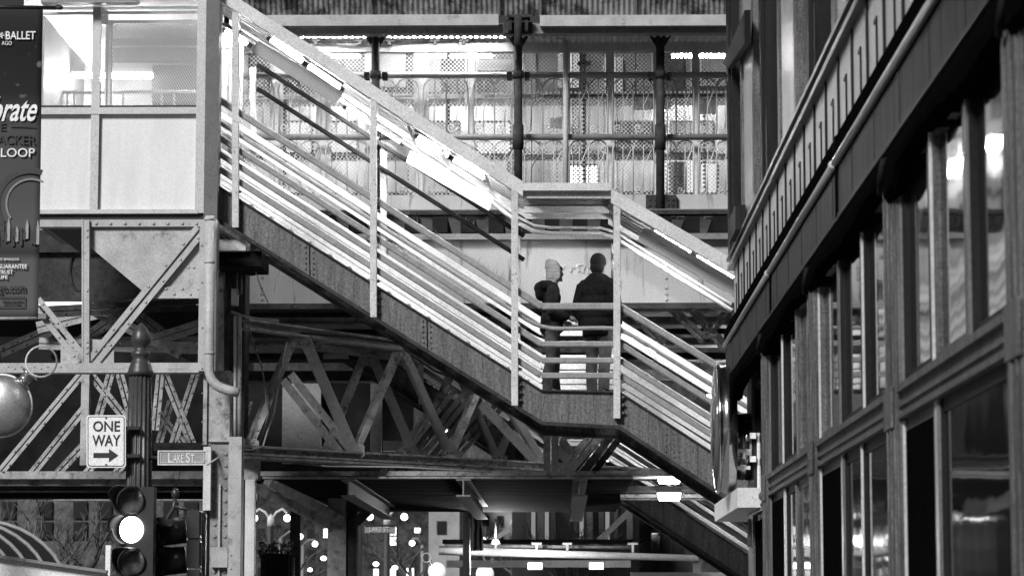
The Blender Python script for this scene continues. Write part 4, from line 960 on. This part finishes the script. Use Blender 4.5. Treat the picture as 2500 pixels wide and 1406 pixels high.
for px, py, Y, L, lab in ((733, 1309, 150, -48, "single arm street lamp left of the street column, the higher one"), (769, 1327, 190, -30, "single arm street lamp left of the street column, the lower one"), (1006, 1325, 170, 25, "single street lamp glowing beside the pale stone building")):
    a = W(px, py, Y); b_ = W(px + L, py + 4, Y); o = thing("cobra_street_lamp", lab, "street lamp", V((b_.x, Y, 0)), "far single street lamps")
    MB().lathe([(.15, 0), (.1, b_.z)], (b_.x, Y, 0), ZZ, 10).build("pole", STEEL_M, o); MB().tube([b_, b_.lerp(a, .5) + ZZ * .35, a + ZZ * .3], .06, 6).build("arm", STEEL_M, o); MB().ell(a, .16 * Y / 150, n=14).build("globe", LAMPG, o)
for px, py, Y, r_, lab in ((790, 1362, 120, .14, "small pale lantern low beside the street column"), (918, 1376, 120, .14, "small pale lantern right of the street column"), (964, 1385, 120, .14, "small pale lantern below the far name sign"), (757, 1390, 120, .12, "lowest small lantern above the dark cylinder"), (1210, 1322, 50.8, .07, "small bright lamp on the mast arm right of the flag"), (1075, 1068, 70, .08, "bright lamp left behind the truss diagonal"), (1086, 1050, 72, .07, "second bright lamp behind the truss diagonal"), (1482, 1122, 60, .06, "small lamp glinting between the far staircase rails"), (1218, 1136, 62, .07, "small lamp right of the truss foot")):
    a = W(px, py, Y); o = thing("small_lamp", lab, "lamp", a); MB().ell(a, r_ * .95, r_ * .7, r_ * .7).build("globe", LAMPG, o); MB().tube([a + ZZ * r_, a + ZZ * (r_ + .35)], .02, 5).build("stem", STEEL_D, o)
    if px == 1210:
        pl_ = bpy.data.lights.new("lamp_bulb", 'POINT'); pl_.energy = 170; pl_.shadow_soft_size = .08; po_ = bpy.data.objects.new("lamp_bulb", pl_); COL.objects.link(po_); po_.parent = o; po_.location = (0, -.25, 0)
# buildings
FACD = mat("far_facade", .05, .9, var=.9, scale=.8, spec=.05, dirt=.4, dirtv=.01, dscale=1.5); FACM = mat("far_facade_stone", .3, .85, var=.35, scale=1.2, bump=.3, bscale=3)
WINL = emit("far_window_lit", 1.6); WIND = glassmat("far_window_dark", 0, .02)
def farb(label, px0, px1, pyt, Y, m_, wins, lit, depth=12):
    a = W(px0, pyt, Y); b_ = W(px1, pyt, Y); o = thing("far_building", label, "building", V(((a.x + b_.x) / 2, Y + depth / 2, 0)))
    MB().box((a.x, Y, 0), (b_.x, Y + depth, a.z)).build("wall", m_, o)
    MB().box((a.x - .2, Y - .3, a.z), (b_.x + .2, Y + depth, a.z + .5)).build("cornice", STEEL_D, o)
    for i, (x0, y0, x1, y1) in enumerate(wins):
        f = MB(); f.pbox(x0 - 2, y0 - 2, x1 + 2, y1 + 2, Y - .08, .1); fo = f.build("window", STEEL_D, o); MB().pbox(x0, y0, x1, y1, Y - .1, .03).build("pane", WINL if i in lit else WIND, fo)
    return o
farb("dark far building with lit windows behind the right twin lamp", 872, 1050, 1180, 200, FACD, [(950, 1286, 967, 1306), (950, 1310, 967, 1330), (1012, 1288, 1026, 1300), (912, 1388, 924, 1408), (950, 1388, 966, 1408), (993, 1386, 1010, 1408), (1026, 1326, 1040, 1335), (1008, 1322, 1028, 1326)], (0, 1, 2, 3, 4, 5))
farb("dark far building behind the left twin lamp", 590, 870, 1200, 210, FACD, [(x, y, x + 14, y + 22) for x in (630, 690, 750, 790) for y in (1290, 1340, 1385)], (5, 9))
farb("pale stone far building above the small ornaments", 1047, 1122, 1180, 120, FACM, [(1068, 1273, 1087, 1300)], ())
farb("grey far building right of the flagpole", 1165, 1250, 1150, 130, FACM, [(x, y, x + 12, y + 22) for x in (1180, 1215) for y in (1260, 1310)], (1,))
FLU = stripemat("lit_fluted_facade", .12, .75, .62, 0, 1.5)
o = farb("lit facade with tall pale piers behind the far stair", 1250, 1560, 1180, 62, mat("pier_wall", .1, .8), [], ())
for i, px in enumerate((1285, 1312, 1345, 1400, 1432, 1462, 1500, 1530)):
    f = MB(); f.pbox(px, 1225, px + (9, 15, 12)[i % 3], 1330, 61.6, .4); f.build("pier", (STEEL_M, STEEL, COLM)[i % 3], o)
for i, px in enumerate((1297, 1330, 1415, 1478)): MB().pbox(px, 1235, px + 10, 1322, 61.9, .08).build("window", emit("shopfront_glow", .16, .4), o)
farb("dark block closing the street on the far right", 1560, 1800, 1230, 75, FACD, [(x, 1300, x + 22, 1350) for x in (1590, 1640, 1700)], ())
farb("dark speckled building behind the lamp post at the lower left", -60, 500, 1195, 80, mat("speckled_brick", .09, .9, var=.95, scale=2.5, dirt=.4, dscale=8), [(x, y, x + 30, y + 38) for x in (5, 95, 180, 240, 400, 450) for y in (1225, 1275)], ())
f = MB(); f.box((-60, 330, 0), (60, 340, 40)); solo(f, "skyline_block", FACD, "dark skyline block closing the far end of the street", "building")
# pale curtain-like awnings seen through the truss
f = MB(); a = W(1085, 1085, 58); corr(f, W(1085, 1060, 58), W(1300, 1060, 58), W(1300, 1160, 58), W(1085, 1160, 58), 13, .06, (0, 1, 0)); solo(f, "lit_curtain_wall", mat("curtain_pale", .5, .7, var=.5), "pale pleated facade strip seen through the foot of the truss", "facade")
# mast arm, flagpole and flag
f = thing("mast_arm", "long pale mast arm crossing the lower picture under the far stair", "pole", W(1400, 1350, 52))
MB().tube([W(1072, 1343, 52), W(1705, 1362, 52)], [.085, .06], 14).build("tube", WHITE, f)
MB().tube([W(1085, 1331, 52.3), W(1540, 1336, 52.3)], .035, 8).build("tube", STEEL_R, f)
for px in (1210, 1310, 1385, 1545): MB().pbox(px - 3, 1325, px + 3, 1348, 51.95, .05).pbox(px - 12, 1324, px + 12, 1329, 51.94, .08).build("clamp", STEEL_L, f)
a = W(1700, 1362, 52.2); MB().lathe([(.14, 0), (.11, a.z + .4)], (a.x + .05, 52.2, 0), ZZ, 14).build("pole", STEEL_M, f)
f = MB(); f.pbox(1090, 1367, 1540, 1384, 56, .3); solo(f, "shop_fascia", STEEL_L, "pale shop fascia band under the mast arm", "sign board")
f = MB(); f.pbox(1540, 1396, 1800, 1430, 50, .3); solo(f, "shop_fascia", SIGNW, "white shop fascia low at the foot of the far stair", "sign board")
f = MB(); f.pbox(1080, 1316, 1545, 1326, 57, .2); solo(f, "dark_awning_bar", STEEL_DD, "dark awning bar just above the mast arm", "bar")
for i, px in enumerate((1305, 1455)):
    r = thing("sign_light", ["left", "right"][i] + " bright box sign under the mast arm", "light", W(px, 1390, 51)); MB().pbox(px - 16, 1373, px + 18, 1388, 51, .2).build("diffuser", emit("box_sign_glow", 5), r); MB().pbox(px - 20, 1389, px + 22, 1392, 50.9, .3).build("housing", STEEL_D, r)
a = W(1140, 1240, 50); fp_ = thing("flagpole", "pale fluted flagpole in the lower middle", "flagpole", V((a.x, 50, 0))); MB().lathe([(.08, 0), (.07, a.z + .3)], (a.x, 50, 0), ZZ, 40, 10, .12).build("pole", STEEL_L, fp_)
vs = []; 
for i in range(13):
    for j in range(9):
        t = i / 12; u = j / 8; p = W(1148 + u * (10 + 14 * math.sin(t * 2.2)) + 10 * t * u, 1244 + t * 100 - u * 14 * (1 - t), 49.9); p.y += .1 * math.sin(u * 9 + t * 3); vs.append(p)
f = MB().add(vs, [(i * 9 + j, i * 9 + j + 1, (i + 1) * 9 + j + 1, (i + 1) * 9 + j) for i in range(12) for j in range(8)], True)
solo(f, "flag", stripemat("flag_stripes", .04, .75, 3.2, 0, 2.), "limp striped flag drooping beside the flagpole", "flag")
# dark fluted cylinder, distant cabinets
a = W(678, 1352, 48); o = thing("fluted_kiosk", "dark fluted cylinder with leafy top at the bottom centre left", "kiosk", V((a.x, 48, 0)))
MB().lathe([(.3, 0), (.3, a.z)], (a.x, 48, 0), ZZ, 72, 18, .12).build("shaft", BLACK, o)
f = MB(); rnd = random.Random(6)
for i in range(160):
    p = a + V((rnd.uniform(-.3, .3), rnd.uniform(-.2, .2), rnd.uniform(-.1, .18))); d = V((rnd.uniform(-1, 1), rnd.uniform(-1, 1), rnd.uniform(-.4, 1))).normalized() * .1; e = d.orthogonal().normalized() * .025
    f.add([p - e, p + d * .5 - e * 1.2, p + d, p + e], [(0, 1, 2, 3)])
f.build("foliage", mat("dark_leaf", .07, .6, var=.6), o)
for i, (x0, y0, x1, Y, m_, lab) in enumerate(((708, 1205, 730, 55, STEEL_DD, "dark banner panel behind the left twin lamp pole"), (770, 1360, 800, 130, STEEL_M, "grey kiosk low left of the street column"))):
    a = W(x0, y0 + 110, Y); b_ = W(x1, y0 + 110, Y); solo(MB().box((a.x, Y, 0), (b_.x, Y + .3, a.z + (1.2 if i == 0 else 0))), "street_panel", m_, lab, "panel")
solo(MB().pbox(585, 1395, 600, 1430, 60, .3), "lit_box_sign", emit("box_sign_glow", 5), "small lit box sign at the foot of the pale rear post", "sign")
# bare trees
def tree(label, px, py_top, Y, seed, spread):
    rnd = random.Random(seed); a = W(px, 1406, Y); top = W(px, py_top, Y).z; o = thing("bare_tree", label, "tree", V((a.x, Y, 0)), "bare winter trees down the street"); h = top
    MB().tube([V((a.x, Y, 0)), V((a.x + .1, Y, h * .4)), V((a.x, Y, h * .6))], [.16, .12, .09], 8).build("trunk", BARK, o); cr = MB(); lf = MB()
    def br(p, d, L, r, k):
        q = p + d * L; mid = p + d * L * .5 + V((rnd.uniform(-1, 1), rnd.uniform(-1, 1), rnd.uniform(-.2, .6))) * L * .08
        cr.tube([p, mid, q], [r, r * .8, r * .55], 4)
        if k == 0: return
        for _ in range(3 if k > 1 else 4):
            dd = (d + V((rnd.uniform(-1, 1), rnd.uniform(-1, 1), rnd.uniform(-.3, .7))) * .75).normalized(); br(p.lerp(q, rnd.uniform(.45, 1)), dd, L * rnd.uniform(.55, .8), r * .55, k - 1)
    for i in range(6):
        t = i * 1.05; br(V((a.x, Y, h * (.38 + .035 * i))), V((math.cos(t) * spread, math.sin(t) * spread, .8)).normalized(), h * .25, .06, 3)
    cr.build("crown", BARK, o)
BARK = mat("bark", .11, .85, var=.5, scale=6)
tree("bare tree with fine branches right of the flagpole", 1275, 1225, 90, 1, .9); tree("bare tree behind the right twin lamp", 1000, 1240, 140, 2, 1); tree("bare tree behind the left edge canopy ribs", 60, 1200, 70, 3, 1); tree("bare tree behind the dark signal lens", 215, 1200, 72, 4, 1)
for i, (p, q) in enumerate((((1270, 1245), (1248, 1282)), ((1285, 1245), (1258, 1285)))):
    solo(MB().tube([W(*p, 66), W(*q, 66)], .07, 8), "pale_stay", STEEL_L, ["left", "right"][i] + " pale slanting tube in front of the bare tree beside the flagpole", "tube")

tree("bare tree in front of the pale piers under the stair", 1420, 1238, 60, 7, .9); tree("bare tree behind the left twin lamp", 720, 1260, 120, 8, 1)
for i, (p, q, Y) in enumerate((((1190, 1325), (1330, 1240), 68), ((1450, 1330), (1540, 1245), 58))):
    solo(MB().bar(W(*p, Y), W(*q, Y), .12, .1), "shed_brace", (STEEL_M, STEEL)[i], ("longer slanting brace behind the slanting tubes", "slanting brace in front of the pale piers")[i], "brace", "slanting braces under the far stair")
# ================================================================ brown storefront building on the right
X0 = 1.9
sb = thing("storefront_building", "dark timber storefront building along the right side of the street", "building", V((5, 20, 0)))
WOOD = mat("dark_timber", .095, .5, var=.75, scale=14, streak=True, bump=.3, bscale=36, spec=.14, dirt=.22, dirtv=.15, dscale=16, grit=.55)
FASC = mat("fascia_timber", .035, .6, var=.6, scale=14, streak=True, bump=.3, bscale=36, spec=.08, dirt=.3, dirtv=.006, dscale=9, grit=.5)
WOOD2 = mat("darker_timber", .016, .55, var=.5, scale=9, streak=True, bump=.1, spec=.1)
WOODL = mat("grey_timber", .13, .4, var=.4, scale=9, streak=True, spec=.2)
PALEJ = mat("pale_jamb", .5, .35, var=.2, streak=True, scale=9); PALE = mat("pale_panel", .38, .5, var=.12, scale=3)
GL = glassmat("shop_glass", .08, .012, 1.0); GLU = mat("pale_reflection_glass", .42, .25, var=.15, scale=2)
def zx(px, py): return WX(px, py, X0)
YN, YFAR = 5.0, 31.0
f = MB(); f.box((X0 + .3, YN, 0), (12, YFAR, 14)); f.build("wall", WOOD2, sb)
pil = [30.55, 25.5, 20.65, 15.7, 11.35, 7.2]
for y in pil:
    f = MB(); w_ = .3 if y < 30 else .38
    if y < 30: f.box((X0, y - w_, 0), (X0 + .32, y + w_, 4.25)); f.box((X0 - .02, y - w_ * .55, 0), (X0, y + w_ * .55, 4.2)); f.box((X0 - .03, y - w_ * .3, 0), (X0 - .0205, y - w_ * .22, 4.2)); f.box((X0 - .03, y + w_ * .22, 0), (X0 - .0205, y + w_ * .3, 4.2)); f.box((X0 - .012, y + w_ * .7, 0), (X0, y + w_ * .8, 4.2)); f.box((X0 - .012, y - w_ * .8, 0), (X0, y - w_ * .7, 4.2)); f.box((X0 - .035, y - w_ * .6, 2.66), (X0 - .0205, y + w_ * .6, 2.9))
    else: f.box((X0 + .2, y - w_, 0), (X0 + .4, y + w_, 4.25))
    f.build("pilaster", WOOD, sb)
    f = MB(); f.box((X0 + .02, y - w_, 5.642), (X0 + .32, y + w_, 14)); f.box((X0 - .01, y - w_ * .4, 5.642), (X0 + .02, y + w_ * .4, 14)); f.build("pilaster", WOOD2, sb)
for i in range(len(pil) - 1):
    dx = X0 + (.2 if i == 0 else 0)
    ya, yb = pil[i + 1] + .3, pil[i] - .3
    f = MB(); f.box((dx + .01, ya, 2.70), (dx + .3, yb, 2.86)); f.box((dx - .02, ya, 2.845), (dx + .01, yb, 2.885)); f.box((dx - .01, ya, 2.70), (dx + .01, yb, 2.725)); f.box((dx - .005, ya, 2.765), (dx + .01, yb, 2.785))
    f.build("transom_beam", WOOD, sb)
    for z0, z1, cells in ((2.886, 4.14, ((0, .32, 0), (.34, .66, 0), (.68, 1, 0))), (.5, 2.698, (((0, .62, 0), (.66, 1, 1)) if i == 3 else ((0, .36, 0), (.36, .62, 0), (.66, 1, 1))))):
        for k, (t0, t1, kind) in enumerate(cells):
            y0 = ya + (yb - ya) * t0; y1 = ya + (yb - ya) * t1; mw = (.1 if z0 > 1 else .08); g = dx + (.06 if z0 > 1 else .045)
            f = MB()
            f.box((dx + .028, y0 + .002, z0), (dx + .2, y0 + mw, z1)); f.box((dx + .028, y1 - mw, z0), (dx + .2, y1 - .002, z1))
            f.box((dx + .036, y0 + mw, z1 - .07), (dx + .2, y1 - mw, z1)); f.box((dx + .036, y0 + mw, z0), (dx + .2, y1 - mw, z0 + .06))
            fo = f.build("window", (WOOD if (k + i) % 3 == 1 else WOOD2), sb)
            MB().box((dx + .012, y1 - mw * .45, z0 + .01), (dx + .0275, y1 - mw * .2, z1 - .01)).build("glint_strip", (PALEJ, WOODL)[(k + i) % 2], fo)  # pale strip paints the glass reflection along the mullion edge
            if kind == 1 and z0 < 1: MB().box((g - .02, y0 + mw, z0 + .06), (g, y1 - mw, z1 - .07)).build("door_leaf", RUBBER, fo)
            else: MB().box((g, y0 + mw, z0 + .06), (g + .012, y1 - mw, z1 - .07)).build("pane", GL, fo)
    f = MB()
    if i: f.box((dx + .02, ya + (yb - ya) * .62 + .004, .14), (dx + .2, ya + (yb - ya) * .66 - .004, 2.698)); f.build("door_jamb", PALEJ, sb)
# fascia, gutter strip, rolled awnings
f = MB(); f.box((X0 - .03, YN, 4.25), (X0 + .32, YFAR, 4.6)); fa_ = f.build("fascia", FASC, sb)
f = MB()
for i in range(21): f.box((X0 - .034, YN + i * 1.24, 4.25), (X0 - .0298, YN + i * 1.24 + .015, 4.6))
f.box((X0 - .04, YN, 4.252), (X0 - .0298, YFAR, 4.285)); f.build("joint_trim", WOOD2, fa_)
GUT = mat("gutter_metal", .36, .3, metal=.2, var=.1, scale=8)
for ya, yb in ((24.35, 30.9), (18.45, 24.2), (5.2, 18.3)):
    f = MB(); f.tube([V((X0 - .05, ya, 4.635)), V((X0 - .05, yb, 4.635))], .027, 12); f.build("light_strip", GUT, sb)
    f = MB(); f.box((X0 - .05, ya, 4.672), (X0 + .06, yb, 4.80)); f.build("gutter", RUBBER, sb)
    f = MB(); f.ell(V((X0 - .05, ya - .03, 4.635)), .034, .05, .036); f.build("end_cap", STEEL_L, sb)
    f = MB(); f.box((X0 - .045, ya - .16, 4.27), (X0 - .028, ya - .08, 4.82)); f.build("downpipe", RUBBER, sb)
rnd = random.Random(12)
for i in range(len(pil) - 1):
    ya, yb = pil[i + 1] - .05, pil[i] - .12
    prof = []; vs = []
    for k in range(25):
        y = ya + (yb - ya) * k / 24; sag = .03 * math.sin(k * .33 + i * 2) + rnd.uniform(-.012, .012) + (.05 if k > 21 else 0)
        for x, z in ((X0 - .028, 4.25), (X0 - .05, 4.16), (X0 - .055, 4.14 - sag * .3), (X0 - .05, 4.08 - sag), (X0 - .02, 4.05 - sag * 1.2), (X0 + .09, 4.05 - sag), (X0 + .09, 4.25)): vs.append((x, y, z))
    f = MB().add(vs, [(7 * k + j, 7 * k + (j + 1) % 7, 7 * k + 7 + (j + 1) % 7, 7 * k + 7 + j) for k in range(24) for j in range(7)], False); ar = f.build("rolled_awning", RUBBER, sb)
    f = MB(); f.box((X0 - .05, ya - .16, 4.1), (X0 + .02, ya - .04, 4.2)); f.tube([V((X0 - .05, ya - .1, 4.2)), V((X0 - .065, ya - .05, 4.09)), V((X0 - .05, ya + .1, 4.03))], .018, 8); f.build("awning_bracket", STEEL_DD, ar)
# frieze of pale recessed panels between the gutter and the cornice
YS_ = 5.3; mod = .91; k = 0
while YS_ + mod < 30.9:
    f = MB(); y = YS_
    f.box((X0 + .06, y, 4.78), (X0 + .09, y + mod, 5.5)); fo = f.build("frieze_panel", PALE, sb)
    MB().box((X0 + .045, y + .02, 4.78), (X0 + .06, y + .075, 5.5)).build("batten", WOOD2, fo)
    MB().box((X0 + .05, y + .44, 4.78), (X0 + .06, y + .48, 5.28)).box((X0 + .052, y + .47, 5.255), (X0 + .06, y + .6, 5.279)).build("batten", WOOD2, fo)
    YS_ += mod; k += 1
f = MB(); f.box((X0 + .0, YN, 5.5), (X0 + .32, YFAR, 5.55)); f.box((X0 + .03, YN, 5.56), (X0 + .32, YFAR, 5.6)); f.build("cornice", WOODL, sb)
f = MB(); f.box((X0 - .01, YN, 5.601), (X0 + .32, YFAR, 5.64)); f.build("cornice", BLACK, sb)
# upper storey windows with reflected light put into pale panes between dark ribs
for i in range(len(pil) - 1):
    ya, yb = pil[i + 1] + .38, pil[i] - .38; L = yb - ya
    f = MB(); f.box((X0 + .04, ya, 5.66), (X0 + .32, yb, 5.75)); f.box((X0 + .045, ya + L * .30, 5.751), (X0 + .32, ya + L * .36, 14)); f.box((X0 + .045, ya + L * .72, 5.751), (X0 + .32, ya + L * .78, 14)); fo = f.build("window", WOOD, sb)
    MB().box((X0 + .065, ya + L * .36, 5.752), (X0 + .09, ya + L * .72, 14)).build("pane", GLU, fo)
    MB().box((X0 + .16, ya, 5.75), (X0 + .18, ya + L * .30, 14)).build("pane", GL, fo)
    MB().box((X0 + .16, ya + L * .78, 5.75), (X0 + .18, yb, 14)).build("pane", GL, fo)
f = MB(); f.box((X0 - .06, 28.6, 5.64), (X0 + .05, 29.6, 5.9)); f.prism([zx(1776, 155), zx(1833, 25), zx(1833, 105), zx(1790, 108 + 60)], (-.06, 0, 0)); f.build("bracket", WOOD2, sb)

# ---------------------------------------------------------------- drum sign, its bracket and the marquee
YR = 30.4; CHR = mat("polished_metal", .55, .13, metal=1., var=.1)
c = W(1772, 1046, YR); Rr = 154 / S(YR)
ds = thing("drum_sign", "round polished metal drum sign seen edge on at the building corner", "sign", c - ZZ * Rr)
MB().lathe([(Rr * .98, -.09), (Rr, -.085), (Rr, .085), (Rr * .98, .09)], c, XX, 64).build("rim", CHR, ds)
MB().lathe([(Rr * .97, -.12), (Rr * .6, -.15), (.01, -.16)], c, XX, 48).build("face", glassmat("drum_face", .8, .1, .9), ds)
MB().tube([c + V((-.1, Rr * math.cos(t), Rr * math.sin(t))) for t in [2 * math.pi * k / 64 for k in range(64)]], .022, 8, closed=True).build("trim_ring", CHR, ds)
c2 = W(1815, 1090, YR); R2 = 82 / S(YR)
br_ = thing("sign_bracket", "stepped metal bracket with pale bars between drum sign and building", "bracket", c2 - ZZ * R2)
MB().lathe([(R2, -.09), (R2, .07)], c2, XX, 48).build("hub", CHR, br_)
for y in (1100, 1141): MB().pbox(1798, y - 4, 1832, y + 4, YR - R2 - .05, .1).build("bar", WHITE, br_)
MB().pbox(1848, 1056, 1861, 1192, 30.0, .1).build("plate", WHITE, br_); 
f = MB(); f.pbox(1839, 1060, 1847, 1192, 30.05, .08); f.build("arm", BLACK, br_)
for y in (1063, 1120): MB().pbox(1831, y - 7, 1846, y + 7, 29.95, .08).build("bolt", WHITE, br_)
a = W(1801, 1190, 29.0); b_ = W(1866, 1238, 29.0)
mq = thing("marquee_box", "pale box ledge under the drum sign", "ledge", V((a.x, 31, b_.z))); MB().box((a.x, 29.0, b_.z), (b_.x + .15, 33.4, a.z)).build("box", mat("ledge_paint", .6, .5, dirt=.1, var=.15), mq)
mq2 = W(1853, 1295, 30.5); r = thing("canister_lamp", "dark cylinder light hanging under the pale ledge", "light", mq2); MB().tube([W(1838, 1268, 30.5), W(1838, 1335, 30.5)], .06, 16).build("shade", WOODL, r); MB().tube([W(1838, 1238, 30.5), W(1838, 1268, 30.5)], .015, 6).build("stem", BLACK, r)

# ================================================================ people on the landing
SKIN = mat("skin", .17, .55, var=.05); COAT = mat("dark_coat", .011, .9, spec=0, var=.5, scale=30, bump=.15); COAT2 = mat("dark_jacket", .014, .8, spec=.05, var=.4, scale=20, bump=.2)
JEANS = mat("dark_jeans", .05, .85, var=.4, scale=14); PANTS = mat("grey_trousers", .055, .85, var=.3, scale=14); HAIR = mat("dark_hair", .01, .75, spec=.1, bump=.3, bscale=90); SHOE = mat("shoe_leather", .03, .5); SHOEW = mat("pale_shoe", .6, .6)
BEAN = stripemat("striped_knit", .17, .42, 17, 2, .8)
def blob(name, mb, m_, parent, vox, smooth=4):
    o = mb.build(name, m_, parent); r = o.modifiers.new("merge", 'REMESH'); r.mode = 'VOXEL'; r.voxel_size = vox; r.use_smooth_shade = True
    s = o.modifiers.new("soften", 'SMOOTH'); s.factor = .5; s.iterations = smooth; return o
def person(label, loc, yaw, H, spec):
    o = thing("person", label, "person", loc); Rz = Matrix.Rotation(yaw, 3, 'Z'); k = H / 1.75
    T = lambda x, y, z: V(loc) + Rz @ (V((x, y, z)) * k)     # local: +x forward, +y to the person's left
    TU = lambda mb, pts, rr, n=12: mb.tube([T(*p) for p in pts], [r * k for r in rr], n)
    EL = lambda mb, c, a, b, d, n=18: mb.ell(T(*c), a * k, b * k, d * k, n, Rz)
    st = spec["stance"]; nod = spec.get("nod", .0)
    legs = []
    for s in (1, -1):
        fx = st if s > 0 else -st
        legs.append([(0, s * .09, .92), (fx * .5 + .02, s * .105, .5), (fx, s * .11, .09)])
    arms = spec["arms"]
    body = MB()
    for L in legs: TU(body, [L[0], (L[0][0] * .5 + L[1][0] * .5, L[1][1], .7), L[1], (L[1][0] * .4 + L[2][0] * .6 - .02, L[2][1], .3), L[2]], [.085, .075, .055, .05, .037])
    for L in legs: TU(body, [(L[2][0] - .05, L[2][1], .05), (L[2][0] + .07, L[2][1], .045), (L[2][0] + .17, L[2][1], .03)], [.04, .042, .03])
    EL(body, (0, 0, .96), .12, .165, .12); EL(body, (0, 0, 1.15), .105, .145, .16); EL(body, (0, 0, 1.33), .115, .175, .15)
    TU(body, [(-.01, .0, 1.40), (.005, 0, 1.5), (.02, 0, 1.56)], [.07, .055, .052])
    hx = .025 + nod
    EL(body, (hx, 0, 1.635), .096, .076, .118, 22); EL(body, (hx + .03, 0, 1.575), .062, .055, .06); EL(body, (hx + .098, 0, 1.618), .02, .014, .024)
    EL(body, (hx + .085, 0, 1.575), .014, .026, .012); EL(body, (hx + .082, 0, 1.54), .022, .026, .02); EL(body, (hx + .086, 0, 1.66), .015, .05, .012)
    for s in (1, -1): EL(body, (hx - .005, s * .078, 1.625), .022, .01, .033)
    for A in arms:
        TU(body, A[:3], [.05, .042, .03])
        w_ = V(A[2]); e = V(A[1]); d = (w_ - e).normalized(); sd_ = d.cross(ZZ); sd_ = sd_.normalized() if sd_.length > .1 else XX.copy(); nn_ = sd_.cross(d)
        pc_ = w_ + d * .05; TU(body, [tuple(w_), tuple(pc_), tuple(w_ + d * .09)], [.028, .04, .036], 10)
        for q, L in ((-.03, .062), (-.011, .075), (.009, .078), (.028, .07)):
            b0 = w_ + d * .085 + sd_ * q; TU(body, [tuple(b0), tuple(b0 + d * L * .5 - nn_ * .006), tuple(b0 + d * L * .8 - nn_ * .03)], [.0095, .009, .0075], 7)
        b0 = w_ + d * .035 + sd_ * .034; TU(body, [tuple(b0), tuple(b0 + d * .03 + sd_ * .022 - nn_ * .01), tuple(b0 + d * .06 + sd_ * .02 - nn_ * .02)], [.012, .0105, .009], 7)
    blob("body", body, SKIN, o, .0075 * k, 3)
    f = MB()
    for s in (1, -1): EL(f, (hx + .083, s * .03, 1.64), .012, .013, .008)
    f.build("eye", HAIR, o)
    pt = MB()
    for L in legs: TU(pt, [L[0], (L[1][0] * .5, L[1][1], .7), L[1], (L[1][0] * .4 + L[2][0] * .6 - .02, L[2][1], .3), (L[2][0], L[2][1], .075)], [.108, .098, .078, .072, .07])
    EL(pt, (0, 0, .95), .135, .175, .12); blob("trousers", pt, spec["pm"], o, .011 * k)
    for L in legs:
        sh = MB(); x, y = L[2][0], L[2][1]; TU(sh, [(x - .075, y, .045), (x - .02, y, .06), (x + .07, y, .05), (x + .19, y, .034)], [.04, .054, .05, .033]); sh.box(T(x - .1, y - .045, 0), T(x + .2, y + .045, .02)) if abs(yaw) < .01 else None
        blob("shoe", sh, spec["sm"], o, .009 * k, 2)
    jk = MB(); hz = spec["hem"]; wd = spec["wide"]
    for z, a, b in ((1.40, .115, .165), (1.30, .14, .205), (1.16, .15, .20), (1.02, .155, .2), (.9, .16, .205)):
        if z > hz - .02: EL(jk, (-.005, 0, z), a * wd, b * wd, .13)
    TU(jk, [(0, 0, hz), (0, 0, hz + .12)], [.17 * wd, .165 * wd], 18); TU(jk, [(-.01, 0, 1.42), (.0, 0, 1.5)], [.1, .078], 16)
    for s in (1, -1): EL(jk, (0, s * .175, 1.385), .085, .085, .075)
    for A in arms:
        w_ = V(A[1]).lerp(V(A[2]), .96); TU(jk, [A[0], tuple(V(A[0]).lerp(V(A[1]), .5)), A[1], tuple(w_)], [.088, .082, .07, .055])
    if spec.get("hood"): TU(jk, [(.06, .1, 1.44), (-.04, .12, 1.47), (-.12, .09, 1.46), (-.155, 0, 1.43), (-.12, -.09, 1.46), (-.04, -.12, 1.47), (.06, -.1, 1.44)], [.035, .055, .07, .085, .07, .055, .035]); EL(jk, (-.15, 0, 1.36), .07, .11, .1)
    else: TU(jk, [(.05, .06, 1.47), (-.05, .065, 1.5), (-.075, 0, 1.51), (-.05, -.065, 1.5), (.05, -.06, 1.47)], [.02, .026, .03, .026, .02])
    blob("coat" if not spec.get("hood") else "hooded_jacket", jk, spec["cm"], o, .011 * k, 5)
    if spec.get("beanie"):
        h = MB(); EL(h, (hx - .012, 0, 1.655), .112, .095, .105, 22); EL(h, (hx - .035, 0, 1.72), .105, .088, .09, 20); EL(h, (hx - .07, .0, 1.775), .06, .07, .05); EL(h, (hx - .045, 0, 1.59), .078, .088, .1); EL(h, (hx - .03, 0, 1.52), .075, .08, .08)
        EL(h, (hx + .02, .075, 1.6), .045, .02, .07); EL(h, (hx + .02, -.075, 1.6), .045, .02, .07); blob("beanie", h, BEAN, o, .008 * k)
        h = MB(); EL(h, (hx + .06, 0, 1.69), .042, .07, .035); blob("hair", h, HAIR, o, .008 * k)
    else:
        h = MB(); EL(h, (hx - .012, 0, 1.668), .116, .098, .112, 22); EL(h, (hx - .04, 0, 1.6), .085, .09, .1, 18); blob("hair", h, HAIR, o, .007 * k, 2)
    return o
fz = pz.z
Yp = 35.6
person("person in striped knit hat and dark hooded jacket facing right on the landing", V((W(1347, 900, Yp).x, Yp, fz)), rad(8), 1.74,
       dict(stance=.07, nod=.02, arms=[[(0, .19, 1.38), (-.02, .25, 1.1), (.2, .17, 1.0)], [(0, -.19, 1.38), (-.05, -.25, 1.1), (.2, -.16, 1.03)]], pm=JEANS, sm=SHOEW, cm=COAT2, hem=.86, wide=.93, hood=True, beanie=True))
person("person with short dark hair in long dark coat, seen from behind beside the landing post", V((W(1460, 900, Yp).x, Yp, fz)), rad(60), 1.86,
       dict(stance=.05, arms=[[(0, .2, 1.38), (-.03, .28, 1.1), (.08, .24, .88)], [(0, -.2, 1.38), (-.03, -.28, 1.1), (.08, -.24, .88)]], pm=PANTS, sm=SHOE, cm=COAT, hem=.74, wide=1.14))
